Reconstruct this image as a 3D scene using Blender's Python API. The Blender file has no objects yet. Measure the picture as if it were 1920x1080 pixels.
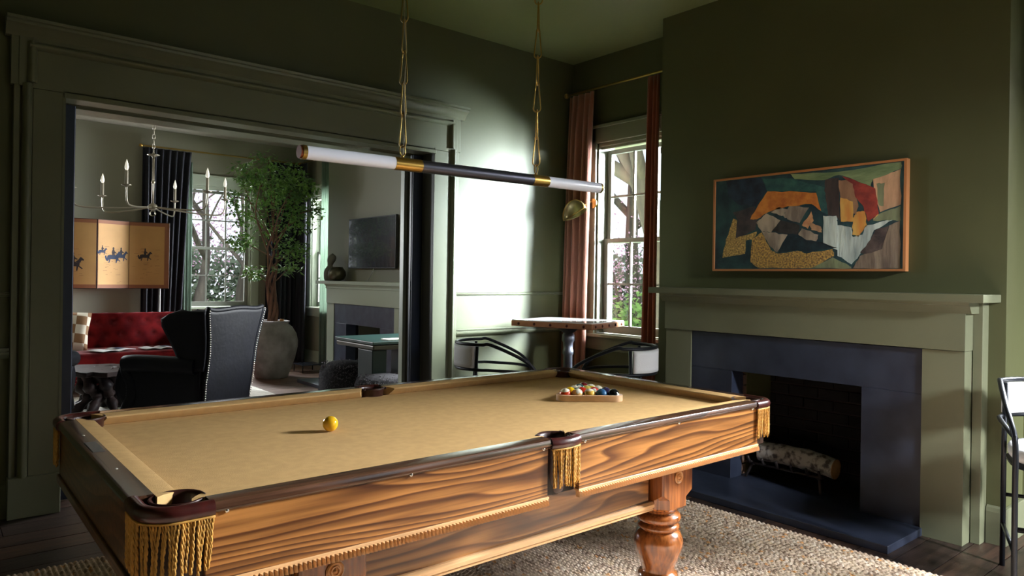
import bpy, math, random
import numpy as np
from mathutils import Vector, Matrix, Euler, noise as mnoise
random.seed(7); PI = math.pi
S = bpy.context.scene; COL = S.collection
# ------------------------------------------------------------ camera
cd = bpy.data.cameras.new('camera'); cam = bpy.data.objects.new('camera', cd); COL.objects.link(cam); S.camera = cam
cd.sensor_width = 36; cd.lens = 24.9; cd.shift_y = -17/1920; cd.clip_start = .05; cd.clip_end = 300
cam.matrix_world = Matrix.Translation((0,0,1.33)) @ Matrix.Rotation(-math.radians(39.9),4,'Z') @ Matrix.Rotation(PI/2,4,'X') @ Matrix.Rotation(math.radians(.87),4,'Z')
# ------------------------------------------------------------ world, lights, exposure
w = bpy.data.worlds.new('sky'); S.world = w; w.use_nodes = True
bg = w.node_tree.nodes['Background']; bg.inputs[0].default_value = (.86,.92,1,1); bg.inputs[1].default_value = 1.35
S.view_settings.view_transform = 'Standard'; S.view_settings.look = 'None'
S.view_settings.gamma = 1; S.view_settings.use_curve_mapping = False; S.view_settings.exposure = 0.0
def area(name, loc, target, sx, sy, power, color=(.93,.97,1), spread=PI):
    l = bpy.data.lights.new(name,'AREA'); l.shape = 'RECTANGLE'; l.size = sx; l.size_y = sy; l.energy = power; l.color = color; l.spread = spread
    o = bpy.data.objects.new(name,l); COL.objects.link(o); o.location = loc
    o.rotation_euler = (Vector(target)-Vector(loc)).to_track_quat('-Z','Y').to_euler(); return o
# daylight falling in through the windows
area('daylight_alcove_window', (6.2,2.1,2.6), (4.0,4.5,.9), 1.6, 2.4, 3700, (.80,.92,1), 1.9)
area('daylight_near_window', (6.1,.1,3.1), (3.2,1.1,.7), 1.4, 1.6, 4500)
area('daylight_rear_window', (2.4,-4.4,3.35), (3.9,1.5,.6), 1.4, 1.1, 4000)
area('daylight_lounge_side_window', (5.3,5.85,1.9), (2.6,6.8,.3), .9, 1.9, 450)
area('daylight_lounge_corner_window', (5.4,9.9,2.2), (3.3,9.2,.8), .9, 2.0, 1300)
area('daylight_lounge_back_window', (3.3,12.6,4.2), (3.0,9.5,.8), 1.6, 1.4, 1500)
area('daylight_lounge_left_window', (.4,11.4,2.2), (1.8,8.0,.9), 1.2, 1.9, 500)
# ------------------------------------------------------------ helpers
def lin(c):
    return tuple((x/255/12.92 if x/255 <= .04045 else ((x/255+.055)/1.055)**2.4) for x in c)
MATS = {}
def mat(name, c, rough=.5, metal=0, var=0, vscale=6, vstretch=(1,1,1), bump=0, bscale=60, c2=None, spec=.5, coat=0, sheen=0, contrast=(.35,.65), detail=4, emit=None):
    if name in MATS: return MATS[name]
    m = bpy.data.materials.new(name); m.use_nodes = True; nt = m.node_tree; N = nt.nodes; L = nt.links
    b = N['Principled BSDF']; col = lin(c)
    b.inputs['Base Color'].default_value = (*col,1); b.inputs['Roughness'].default_value = rough; b.inputs['Metallic'].default_value = metal
    b.inputs['Specular IOR Level'].default_value = spec; b.inputs['Coat Weight'].default_value = coat; b.inputs['Sheen Weight'].default_value = sheen
    if emit:
        b.inputs['Emission Color'].default_value = (*lin(c),1); b.inputs['Emission Strength'].default_value = emit
    tc = N.new('ShaderNodeTexCoord'); mp = N.new('ShaderNodeMapping'); mp.inputs['Scale'].default_value = vstretch
    L.new(tc.outputs['Object'], mp.inputs[0])
    if var or c2:
        nz = N.new('ShaderNodeTexNoise'); nz.inputs['Scale'].default_value = vscale; nz.inputs['Detail'].default_value = detail
        L.new(mp.outputs[0], nz.inputs['Vector'])
        r = N.new('ShaderNodeValToRGB'); r.color_ramp.elements[0].position = contrast[0]; r.color_ramp.elements[1].position = contrast[1]
        d = lin(c2) if c2 else tuple(x*(1-var) for x in col)
        r.color_ramp.elements[0].color = (*d,1); r.color_ramp.elements[1].color = (*(col if c2 else tuple(min(1,x*(1+var)) for x in col)),1)
        L.new(nz.outputs['Fac'], r.inputs[0]); L.new(r.outputs[0], b.inputs['Base Color'])
    if bump:
        n2 = N.new('ShaderNodeTexNoise'); n2.inputs['Scale'].default_value = bscale; n2.inputs['Detail'].default_value = 5
        L.new(mp.outputs[0], n2.inputs['Vector'])
        bp = N.new('ShaderNodeBump'); bp.inputs['Strength'].default_value = bump; bp.inputs['Distance'].default_value = .004
        L.new(n2.outputs['Fac'], bp.inputs['Height']); L.new(bp.outputs[0], b.inputs['Normal'])
    MATS[name] = m; return m
def wood(name, dark, light, rings=9, stretch=(.9,4,5), rough=.3, coat=.3, warp=.12, fine=(2.2,45,60), seed=0, lines=0):
    """cathedral grain: contour lines of a stretched noise plus fine pores"""
    m = bpy.data.materials.new(name); m.use_nodes = True; nt = m.node_tree; N = nt.nodes; L = nt.links
    b = N['Principled BSDF']; b.inputs['Roughness'].default_value = rough; b.inputs['Coat Weight'].default_value = coat; b.inputs['Coat Roughness'].default_value = .15
    tc = N.new('ShaderNodeTexCoord')
    def mp(s, loc=(0,0,0)):
        q = N.new('ShaderNodeMapping'); q.inputs['Scale'].default_value = s; q.inputs['Location'].default_value = loc; L.new(tc.outputs['Object'], q.inputs[0]); return q
    def math_(op, a, v=None):
        q = N.new('ShaderNodeMath'); q.operation = op
        if isinstance(a,(int,float)): q.inputs[0].default_value = a
        else: L.new(a, q.inputs[0])
        if v is not None:
            if isinstance(v,(int,float)): q.inputs[1].default_value = v
            else: L.new(v, q.inputs[1])
        return q.outputs[0]
    a = N.new('ShaderNodeTexNoise'); a.inputs['Scale'].default_value = 1; a.inputs['Detail'].default_value = 1.5; a.inputs['Roughness'].default_value = .4
    L.new(mp(stretch,(seed,seed*1.7,0)).outputs[0], a.inputs['Vector'])
    sz_ = N.new('ShaderNodeSeparateXYZ'); L.new(tc.outputs['Object'], sz_.inputs[0])
    f = math_('FRACT', math_('ADD', math_('MULTIPLY', a.outputs['Fac'], rings*2.0), math_('MULTIPLY', sz_.outputs[2], lines)))
    r = N.new('ShaderNodeValToRGB'); e = r.color_ramp.elements
    e[0].position = 0; e[0].color = (*lin(light),1); e[1].position = 1; e[1].color = (*lin(light),1)
    mid = tuple((p*.5+q*.5) for p,q in zip(lin(dark),lin(light)))
    for p,c in ((.45,mid),(.78,lin(dark)),(.88,lin(dark)),(.95,mid)):
        k = e.new(p); k.color = (*c,1)
    L.new(f, r.inputs[0])
    n2 = N.new('ShaderNodeTexNoise'); n2.inputs['Scale'].default_value = 1; n2.inputs['Detail'].default_value = 6
    L.new(mp(fine).outputs[0], n2.inputs['Vector'])
    r2 = N.new('ShaderNodeValToRGB'); r2.color_ramp.elements[0].position = .35; r2.color_ramp.elements[0].color = (.34,.28,.22,1); r2.color_ramp.elements[1].position = .6; r2.color_ramp.elements[1].color = (1,1,1,1)
    L.new(n2.outputs['Fac'], r2.inputs[0])
    mx = N.new('ShaderNodeMix'); mx.data_type = 'RGBA'; mx.blend_type = 'MULTIPLY'; mx.inputs[0].default_value = .75
    L.new(r.outputs[0], mx.inputs[6]); L.new(r2.outputs[0], mx.inputs[7]); L.new(mx.outputs[2], b.inputs['Base Color'])
    bp = N.new('ShaderNodeBump'); bp.inputs['Strength'].default_value = .15; bp.inputs['Distance'].default_value = .002; L.new(n2.outputs['Fac'], bp.inputs['Height']); L.new(bp.outputs[0], b.inputs['Normal'])
    MATS[name] = m; return m

class MB:
    def __init__(s): s.v = []; s.f = []
    def add(s, vs, fs):
        n = len(s.v); s.v += [tuple(p) for p in vs]; s.f += [tuple(i+n for i in f) for f in fs]; return s
    def box(s, a, b):
        x0,y0,z0 = (min(p,q) for p,q in zip(a,b)); x1,y1,z1 = (max(p,q) for p,q in zip(a,b))
        return s.add([(x0,y0,z0),(x1,y0,z0),(x1,y1,z0),(x0,y1,z0),(x0,y0,z1),(x1,y0,z1),(x1,y1,z1),(x0,y1,z1)],
                     [(0,3,2,1),(4,5,6,7),(0,1,5,4),(1,2,6,5),(2,3,7,6),(3,0,4,7)])
    def obox(s, c, ax, ay, az):   # oriented box: centre and half vectors
        c = Vector(c); ax = Vector(ax); ay = Vector(ay); az = Vector(az)
        vs = [c+ax*i+ay*j+az*k for k in (-1,1) for i,j in ((-1,-1),(1,-1),(1,1),(-1,1))]
        return s.add(vs, [(0,3,2,1),(4,5,6,7),(0,1,5,4),(1,2,6,5),(2,3,7,6),(3,0,4,7)])
    def prism(s, poly, axis, a, b):   # poly in the two other axes (cyclic order), extruded along axis
        def P(u,v,t):
            return {'x':(t,u,v),'y':(u,t,v),'z':(u,v,t)}[axis]
        n = len(poly); vs = [P(u,v,a) for u,v in poly]+[P(u,v,b) for u,v in poly]
        return s.add(vs, [tuple(range(n-1,-1,-1)), tuple(range(n,2*n))]+[(i,(i+1)%n,(i+1)%n+n,i+n) for i in range(n)])
    def tube(s, pts, r, n=8, closed=False, cap=True):
        pts = [Vector(p) for p in pts]; m = len(pts); rs = r if hasattr(r,'__len__') else [r]*m
        up = Vector((0,0,1)); prev = None; base = len(s.v)
        for i,p in enumerate(pts):
            if closed: t = pts[(i+1)%m]-pts[i-1]
            else: t = pts[min(i+1,m-1)]-pts[max(i-1,0)]
            t = t.normalized() if t.length > 1e-9 else Vector((0,0,1))
            if prev is None:
                q = up if abs(t.z) < .95 else Vector((1,0,0)); x = t.cross(q).normalized()
            else:
                x = (prev-t*prev.dot(t)); x = x.normalized() if x.length > 1e-6 else t.orthogonal().normalized()
            prev = x; y = t.cross(x)
            for k in range(n):
                a = 2*PI*k/n; s.v.append(tuple(p+x*math.cos(a)*rs[i]+y*math.sin(a)*rs[i]))
        for i in range(m if closed else m-1):
            j = (i+1)%m
            for k in range(n):
                s.f.append((base+i*n+k, base+i*n+(k+1)%n, base+j*n+(k+1)%n, base+j*n+k))
        if cap and not closed:
            s.f.append(tuple(base+k for k in range(n-1,-1,-1))); s.f.append(tuple(base+(m-1)*n+k for k in range(n)))
        return s
    def lathe(s, prof, c, n=24, axis='z'):   # prof: (radius, height)
        base = len(s.v); m = len(prof)
        for r,h in prof:
            for k in range(n):
                a = 2*PI*k/n; x,y = r*math.cos(a), r*math.sin(a)
                s.v.append({'z':(c[0]+x,c[1]+y,c[2]+h),'x':(c[0]+h,c[1]+x,c[2]+y),'y':(c[0]+y,c[1]+h,c[2]+x)}[axis])
        for i in range(m-1):
            for k in range(n):
                s.f.append((base+i*n+k, base+i*n+(k+1)%n, base+(i+1)*n+(k+1)%n, base+(i+1)*n+k))
        s.f.append(tuple(base+k for k in range(n-1,-1,-1))); s.f.append(tuple(base+(m-1)*n+k for k in range(n)))
        return s
    def ball(s, c, r, n=16, m=10):
        r = r if hasattr(r,'__len__') else (r,r,r)
        pr = [(max(1e-4,math.sin(PI*i/m)), -math.cos(PI*i/m)) for i in range(m+1)]
        b = len(s.v); s.lathe(pr,(0,0,0),n)
        for i in range(b,len(s.v)):
            v = s.v[i]; s.v[i] = (c[0]+v[0]*r[0], c[1]+v[1]*r[1], c[2]+v[2]*r[2])
        return s
    def grid(s, fn, nu, nv):
        b = len(s.v)
        for i in range(nu+1):
            for j in range(nv+1): s.v.append(tuple(fn(i/nu,j/nv)))
        for i in range(nu):
            for j in range(nv):
                a = b+i*(nv+1)+j; s.f.append((a,a+nv+1,a+nv+2,a+1))
        return s
    def build(s, name, m, parent=None, smooth=False, bevel=0, solid=0, sub=0, label=None, kind=None, local=False, segs=2, auto=None):
        me = bpy.data.meshes.new(name)
        off = Vector((0,0,0))
        if parent and not local:
            p = parent
            while p: off += p.location; p = p.parent
        vs = [tuple(Vector(v)-off) for v in s.v] if off.length else s.v
        me.from_pydata(vs,[],s.f); me.update()
        if isinstance(m,(list,tuple)):
            for q in m: me.materials.append(q)
        else: me.materials.append(m)
        o = bpy.data.objects.new(name, me); COL.objects.link(o)
        if parent: o.parent = parent
        if smooth:
            me.polygons.foreach_set('use_smooth',[True]*len(me.polygons))
            if auto: me.set_sharp_from_angle(angle=math.radians(auto))
        if solid: q = o.modifiers.new('solid','SOLIDIFY'); q.thickness = solid; q.offset = 0
        if bevel:
            q = o.modifiers.new('bevel','BEVEL'); q.width = bevel; q.segments = segs; q.limit_method = 'ANGLE'; q.angle_limit = math.radians(40)
            if not smooth:
                me.polygons.foreach_set('use_smooth',[True]*len(me.polygons)); q.harden_normals = True
        if sub: q = o.modifiers.new('sub','SUBSURF'); q.levels = sub; q.render_levels = sub
        if label: o['label'] = label
        if kind: o['kind'] = kind
        return o
def thing(name, label, cat, loc=(0,0,0), rz=0, group=None):
    o = bpy.data.objects.new(name, None); COL.objects.link(o); o.location = loc; o.rotation_euler = (0,0,rz); o.empty_display_size = .1
    o['label'] = label; o['category'] = cat
    if group: o['group'] = group
    return o
def tag(o, label, cat, group=None, kind=None):
    o['label'] = label; o['category'] = cat
    if group: o['group'] = group
    if kind: o['kind'] = kind
    return o
def struct(name, parts=None):
    o = bpy.data.objects.new(name, None); COL.objects.link(o); o['kind'] = 'structure'; return o
def dup(o, parent=None):
    c = o.copy(); COL.objects.link(c); c.parent = parent
    for ch in list(o.children): dup(ch, c)
    return c
def origin(o, c):      # put a top-level mesh's origin at c
    c = Vector(c); o.data.transform(Matrix.Translation(-c)); o.location = c; return o
def smoothpath(pts, n=8):
    P = [Vector(p) for p in pts]; P = [P[0]*2-P[1]]+P+[P[-1]*2-P[-2]]; out = []
    for i in range(1,len(P)-2):
        for k in range(n):
            t = k/n; a,b,c,d = P[i-1:i+3]
            out.append(.5*((2*b)+(c-a)*t+(2*a-5*b+4*c-d)*t*t+(3*b-a-3*c+d)*t**3))
    return out+[P[-2]]
# ------------------------------------------------------------ materials
GREEN = mat('olive_wall_paint',(78,80,50),.55,bump=.25,bscale=9,var=.05,vscale=1.5)
TRIM = mat('olive_trim_paint',(108,110,88),.36,bump=.15,bscale=25,var=.04,vscale=3)
CEIL = mat('olive_ceiling_paint',(112,116,74),.5,bump=.1,bscale=12,var=.04,vscale=1)
TRIM2 = mat('pale_olive_trim_paint',(164,172,154),.4,bump=.1,bscale=20)
LOUNGE = mat('lounge_wall_paint',(128,126,108),.5,bump=.15,bscale=12)
SASH = mat('sash_paint',(132,134,126),.4)
SLATE = mat('slate',(50,56,72),.36,bump=.3,bscale=14,c2=(36,41,56),vscale=5)
SLATE2 = mat('lounge_slate',(70,78,96),.45,bump=.3,bscale=14,c2=(56,62,80),vscale=7)
BRASS = mat('brass',(178,142,76),.28,1)
BRASSDK = mat('aged_brass',(150,126,72),.33,1)
BLACK = mat('black_metal',(34,36,42),.38,.6)
NAVYP = mat('navy_gloss_paint',(46,56,78),.4)
FELT = mat('camel_felt',(196,160,110),.9,bump=.25,bscale=400,var=.05,vscale=30,spec=0)
LEATH = mat('oxblood_leather',(74,26,22),.3,bump=.2,bscale=60,c2=(48,16,16),vscale=20,coat=.3)
OAKX = wood('oak_grain_long',(92,50,20),(184,124,64),rings=6.5,stretch=(.9,2,6),seed=3,lines=38)
OAKX2 = wood('oak_grain_beam',(104,62,28),(182,126,70),rings=6.5,stretch=(.9,2,6),seed=11,lines=34)
OAKY = wood('oak_grain_end',(84,50,26),(132,88,50),rings=6,stretch=(3,.9,6),seed=5,lines=38)
RAILX = wood('rail_walnut_long',(58,38,28),(98,66,48),rings=4,stretch=(.8,9,9),seed=1,rough=.2,coat=.7,fine=(4,120,120))
RAILY = wood('rail_walnut_end',(58,38,28),(98,66,48),rings=4,stretch=(9,.8,9),seed=2,rough=.22,coat=.6,fine=(120,4,120))
LEGW = wood('turned_leg_wood',(142,80,36),(172,102,50),rings=2.2,stretch=(6,6,1.2),seed=4,rough=.22,coat=.8,fine=(90,90,5))
TRIMW = mat('pale_oak_moulding',(206,160,112),.3,coat=.4,var=.15,vscale=4,vstretch=(1,20,20))
FLOORS = [mat('floor_board_%d'%i, c, .38, c2=c2, vscale=3, vstretch=(1,9,9), bump=.35, bscale=18) for i,(c,c2) in enumerate((((74,54,44),(44,33,29)),((66,50,42),(38,30,27)),((84,60,46),(50,36,30)),((60,46,40),(36,28,26))))]
FLOORS2 = [mat('lounge_board_%d'%i, c, .36, c2=c2, vscale=3, vstretch=(1,9,9), bump=.3, bscale=18) for i,(c,c2) in enumerate((((112,88,74),(80,62,54)),((122,96,80),(88,68,58))))]
WHITEF = mat('white_boucle',(214,214,216),.85,bump=.4,bscale=180)
VELVET = mat('red_velvet',(116,28,30),.75,sheen=.1,spec=0,c2=(84,18,22),vscale=9)
NAVYL = mat('navy_leather',(12,14,23),.55,spec=.15,bump=.35,bscale=30,c2=(8,10,17),vscale=6)
NAIL = mat('nailhead',(196,190,180),.3,1)
DARKC = mat('navy_curtain',(18,20,30),.9,bump=.2,bscale=200)
SHEER = mat('green_sheer',(120,140,126),.8)
_n = SHEER.node_tree; _t = _n.nodes.new('ShaderNodeBsdfTranslucent'); _t.inputs[0].default_value = (.35,.42,.36,1); _x = _n.nodes.new('ShaderNodeMixShader'); _x.inputs[0].default_value = .5
_n.links.new(_n.nodes['Principled BSDF'].outputs[0],_x.inputs[1]); _n.links.new(_t.outputs[0],_x.inputs[2]); _n.links.new(_x.outputs[0],_n.nodes['Material Output'].inputs[0])
RUST = mat('dusty_rose_curtain',(146,92,72),.8,sheen=.4,bump=.2,bscale=300)
STONEC = mat('concrete_pot',(150,146,144),.8,bump=.6,bscale=22,c2=(112,106,104),vscale=5)
BARK = mat('ficus_bark',(128,94,76),.8,bump=.6,bscale=60,c2=(90,62,50),vscale=20,vstretch=(1,1,.2))
LEAF = mat('ficus_leaf',(124,168,72),.38,c2=(62,108,42),vscale=8,sheen=.1)
BRICK = mat('fire_brick',(120,92,78),.9,c2=(78,58,50),vscale=9,bump=.6,bscale=60)
SOOT = mat('sooty_brick',(30,24,24),.95,c2=(18,15,16),vscale=6,bump=.5,bscale=50)
MORTAR = mat('mortar',(58,50,46),.95)
def glassmat():
    m = bpy.data.materials.new('window_glass'); m.use_nodes = True; N = m.node_tree.nodes; L = m.node_tree.links; N.remove(N['Principled BSDF'])
    t = N.new('ShaderNodeBsdfTransparent'); g = N.new('ShaderNodeBsdfGlossy'); g.inputs['Roughness'].default_value = .02
    f = N.new('ShaderNodeFresnel'); f.inputs[0].default_value = 1.3; x = N.new('ShaderNodeMixShader')
    L.new(f.outputs[0],x.inputs[0]); L.new(t.outputs[0],x.inputs[1]); L.new(g.outputs[0],x.inputs[2]); L.new(x.outputs[0],N['Material Output'].inputs[0]); return m
GLASS = glassmat()
# ------------------------------------------------------------ room shell
CZ = 3.31; YL = 4.666; XW = 4.60; XB = 4.28; YJ = 5.04; Y2 = 10.65; X0 = -1.7; Y0 = -2.7
ceil = MB().box((X0-.1,Y0-.1,CZ),(XW+.2,YL+.2,CZ+.12)).build('ceiling',CEIL,kind='structure')
ceil2 = MB().box((X0-.1,YL+.2,CZ),(XW+.2,Y2+.2,CZ+.12)).build('ceiling',mat('lounge_ceiling_paint',(150,146,132),.6),kind='structure')
floor = struct('floor')
MB().box((X0-.1,Y0-.1,-.12),(XW+.2,Y2+.2,-.022)).build('subfloor',mat('subfloor_dark',(20,16,14),.9),floor)
PW = .171; k = 0; rows = int((Y2-Y0)/PW)+1; cache = {}
for r in range(rows):
    y = Y0+.03+r*PW; far = y > 4.7; rng = random.Random(r*7+1)
    cuts = [X0]+sorted([rng.uniform(-.6,.4), rng.uniform(1.4,2.2) if not far else 2.4, rng.uniform(3.0,3.5)])+[XW]
    if y < -.6: cuts = [X0,1.2,XW]
    for a,b in zip(cuts,cuts[1:]):
        mm = rng.choice(FLOORS2 if far else FLOORS)
        key = (round(b-a,1),mm.name)
        o = MB().box((-(b-a)/2+.0015,-PW/2+.002,-.022),((b-a)/2-.0015,PW/2-.002,0)).build('floor_board',mm,bevel=.0015,segs=1)
        o.parent = floor; o.location = ((a+b)/2, y+PW/2, rng.uniform(-.0008,.0006))
def wallbox(name, boxes, m, **k):
    b = MB()
    for p,q in boxes: b.box(p,q)
    return b.build(name, m, kind='structure', **k)
# wall with the wide cased opening (opening x .61 .. 3.06, z 0 .. 2.31)
wallbox('wall_left', [((X0,YL,0),(.60,YL+.05,CZ)),((3.07,YL,0),(XW,YL+.05,CZ)),((.60,YL,2.33),(3.07,YL+.05,CZ))], GREEN)
wallbox('wall_left_core', [((X0,YL+.05,0),(.60,4.80,CZ)),((3.07,YL+.05,0),(XW,4.80,CZ)),((.60,YL+.05,2.33),(3.07,4.80,CZ))], TRIM)
wallbox('wall_lounge_front', [((X0,4.86,0),(.60,YJ-.03,CZ)),((3.07,4.86,0),(XW,YJ-.03,CZ)),((.60,4.86,2.31),(3.07,YJ-.03,CZ)),((X0,4.80,0),(.45,4.86,CZ)),((3.4,4.80,0),(XW,4.86,CZ)),((.45,4.80,2.36),(3.4,4.86,CZ))], LOUNGE)
# right wall: alcove window 1 (y 3.44..4.38), near window 3 (y -.10...84), chimney breast
def holed(name, x0, x1, ya, yb, holes, m):
    b = []; y = ya
    for (h0,h1,z0,z1) in holes:
        b += [((x0,y,0),(x1,h0,CZ)),((x0,h0,0),(x1,h1,z0)),((x0,h0,z1),(x1,h1,CZ))]; y = h1
    b.append(((x0,y,0),(x1,yb,CZ))); return wallbox(name,b,m)
holed('wall_right', XW, XW+.2, Y0-.1, YL+.05, [(-.10,.84,.84,2.56),(3.44,4.36,.84,2.56)], GREEN)
wallbox('wall_front', [((X0,Y0-.1,0),(3.0,Y0,CZ)),((4.2,Y0-.1,0),(XW,Y0,CZ)),((3.0,Y0-.1,0),(4.2,Y0,.8)),((3.0,Y0-.1,2.7),(4.2,Y0,CZ))], GREEN)
wallbox('wall_side', [((X0-.1,Y0-.1,0),(X0,Y2+.1,CZ))], GREEN)
# chimney breast as its own wall piece with the fire opening left open (y 1.80..2.637, z .04..0.75)
def breast(name, ya, yb, oy0, oy1, oz, m):
    b = MB().prism([(ya,0),(oy0,0),(oy0,oz),(oy1,oz),(oy1,0),(yb,0),(yb,CZ),(ya,CZ)],'x',XB,XW)
    return b.build(name, m, kind='structure')
breast('wall_chimney_breast', 1.16, 3.387, 1.80, 2.637, .75, GREEN)
breast('wall_lounge_chimney_breast', 6.36, 9.06, 7.28, 8.125, .73, LOUNGE)
holed('wall_lounge_right', XW, XW+.2, YJ-.03, Y2+.1, [(5.4,6.25,.84,2.56),(9.4,10.3,.84,2.56)], LOUNGE)
def holedy(name, y0, y1, xa, xb, holes, m):
    b = []; x = xa
    for (h0,h1,z0,z1) in holes:
        b += [((x,y0,0),(h0,y1,CZ)),((h0,y0,0),(h1,y1,z0)),((h0,y0,z1),(h1,y1,CZ))]; x = h1
    b.append(((x,y0,0),(xb,y1,CZ))); return wallbox(name,b,m)
holedy('wall_back', Y2, Y2+.2, X0, XW+.1, [(-.2,.9,.84,2.62),(2.84,3.82,.84,2.62)], LOUNGE)
# ------------------------------------------------------------ cased opening (trim_1)
t1 = struct('trim_1')
def casing_side(xi, s):   # s=-1: board runs to smaller x
    yf = YL-.05
    def X(d): return xi+s*d
    b = MB().box((X(0),yf,.22),(X(.15),YL+.01,2.324)); b.build('casing_board',TRIM,t1,bevel=.003)
    # outer bead in round profile and back band
    n = 10; pr = [(X(.152+.045*i/n), yf-.004-.024*math.sin(PI*i/n)) for i in range(n+1)]
    poly = pr+[(X(.197),YL),(X(.152),YL)]
    if s < 0: poly = poly[::-1]
    MB().prism(poly,'z',.22,2.345).build('casing_bead',TRIM,t1,smooth=True,auto=35)
    MB().box((X(.207),yf+.012,.22),(X(.235),YL+.01,2.345)).build('back_band',TRIM,t1,bevel=.003)
    MB().box((X(.197),yf+.03,.22),(X(.207),YL+.01,2.345)).build('casing_groove',TRIM,t1)
    MB().box((X(-.002),yf-.012,0),(X(.240),YL+.01,.222)).build('plinth_block',TRIM,t1,bevel=.004)
    MB().box((X(-.001),yf-.003,.22),(X(.012),yf+.002,2.34)).build('inner_bead',TRIM,t1)
casing_side(.610,-1); casing_side(3.060,1)
yf = YL-.05
MB().box((.455,yf,2.325),(3.215,YL+.01,2.60)).build('head_board',TRIM,t1,bevel=.003)
for s,x in ((-1,.455),(1,3.215)):        # crossette ears
    n = 10; pr = [(x+s*.045*i/n, yf-.004-.024*math.sin(PI*i/n)) for i in range(n+1)]+[(x+s*.045,YL),(x,YL)]
    pr = [(p[0]-s*.022,p[1]) for p in pr]
    if s < 0: pr = pr[::-1]
    MB().prism(pr,'z',2.352,2.575).build('ear_bead',TRIM,t1,smooth=True,auto=35)
    MB().box((x+s*.035,yf+.010,2.335),(x+s*.095,YL+.01,2.60)).build('ear_band',TRIM,t1,bevel=.003)
    MB().box((x-s*.03,yf+.004,2.330),(x+s*.06,YL+.01,2.60)).build('ear_block',TRIM,t1,bevel=.003)
n = 10; pr = [(yf-.004-.026*math.sin(PI*i/n), 2.53+.045*i/n) for i in range(n+1)]+[(YL,2.575),(YL,2.53)]
MB().prism(pr,'x',.44,3.23).build('head_bead',TRIM,t1,smooth=True,auto=35)
cor = [(YL,2.595),(yf+.005,2.595),(yf-.005,2.612),(yf-.012,2.616),(yf-.022,2.63),(yf-.042,2.645),(yf-.052,2.65),(yf-.054,2.664),(yf-.070,2.668),(yf-.072,2.684),(YL,2.690)]
MB().prism(cor,'x',.335,3.345).build('crown_moulding',TRIM,t1,smooth=True,auto=30)
MB().box((.60,yf-.012,2.295),(3.07,yf+.012,2.325)).build('lintel_bead',TRIM,t1,bevel=.006)
MB().box((.60,yf,2.305),(3.07,4.795,2.333)).build('head_jamb',TRIM,t1)
MB().box((.60,4.865,2.295),(3.07,YJ,2.333)).build('head_jamb',TRIM,t1)
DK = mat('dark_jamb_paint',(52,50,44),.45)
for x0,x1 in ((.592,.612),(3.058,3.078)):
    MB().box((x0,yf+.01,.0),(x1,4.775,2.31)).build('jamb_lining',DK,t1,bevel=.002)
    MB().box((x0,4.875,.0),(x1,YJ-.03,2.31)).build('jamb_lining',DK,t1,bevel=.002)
# far-side casing seen through the opening
MB().box((3.03,YJ-.03,0),(3.20,YJ+.03,2.36)).build('lounge_casing',TRIM2,t1,bevel=.004)
MB().box((.47,YJ-.03,0),(.60,YJ+.03,2.36)).build('lounge_casing',TRIM2,t1,bevel=.004)
def pocket_door(name, x0, x1, nearx):
    d = struct(name); 
    MB().box((x0,4.805,.01),(x1,4.855,2.30)).build('door_leaf',NAVYP,d,bevel=.003)
    MB().box((nearx-.004,4.822,.01),(nearx+.004,4.838,2.30)).build('edge_bead',NAVYP,d)
    pass
pocket_door('door_1', .50, .685, .685); pocket_door('door_2', 2.985, 3.2, 2.985)
# ------------------------------------------------------------ wainscot rails and baseboards on wall_left
def rail_profile(z0, z1, d, y):
    n = 6; h = z1-z0
    return [(y,z0)]+[(y-d*(.35+.65*math.sin(PI*.5*i/n)), z0+h*.5*i/n) for i in range(n+1)]+[(y-d,z0+h*.62),(y-d*.6,z0+h*.68),(y-d*.6,z0+h*.82),(y-d*.9,z0+h*.86),(y-d*.9,z1),(y,z1)]
t2 = struct('trim_2')
for xa,xb in ((3.30,XW),(X0,.372)):
    MB().prism(rail_profile(.862,.918,.035,YL),'x',xa,xb).build('chair_rail',TRIM,t2,smooth=True,auto=30)
    MB().prism([(YL,1.192),(YL-.012,1.194),(YL-.018,1.2),(YL-.012,1.205),(YL-.012,1.207),(YL-.02,1.212),(YL-.012,1.218),(YL,1.219)],'x',xa,xb).build('dado_bead',TRIM,t2,smooth=True,auto=30)
bb = struct('baseboard_left')
for xa,xb in ((3.30,XW),(X0,.372)):
    MB().prism([(YL,0),(YL-.022,0),(YL-.022,.17),(YL-.014,.19),(YL,.2)],'x',xa,xb).build('board',TRIM,bb)
bb = struct('baseboard_right')
MB().prism([(XB,0),(XB-.02,0),(XB-.02,.165),(XB-.012,.185),(XB,.195)],'y',1.15,1.232).build('board',TRIM,bb)
MB().box((XB-.02,1.14,0),(XW,1.16,.19)).build('board',TRIM,bb,bevel=.004)
MB().box((XW-.02,-1.4,0),(XW,1.14,.19)).build('board',TRIM,bb,bevel=.004)
MB().box((XW-.02,3.39,0),(XW,YL,.19)).build('board',TRIM,bb,bevel=.004)
bb = struct('baseboard_lounge')
MB().box((X0,Y2-.02,0),(XW,Y2,.2)).build('board',TRIM2,bb,bevel=.004)
MB().box((XW-.02,9.06,0),(XW,Y2,.2)).build('board',TRIM2,bb,bevel=.004)
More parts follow.
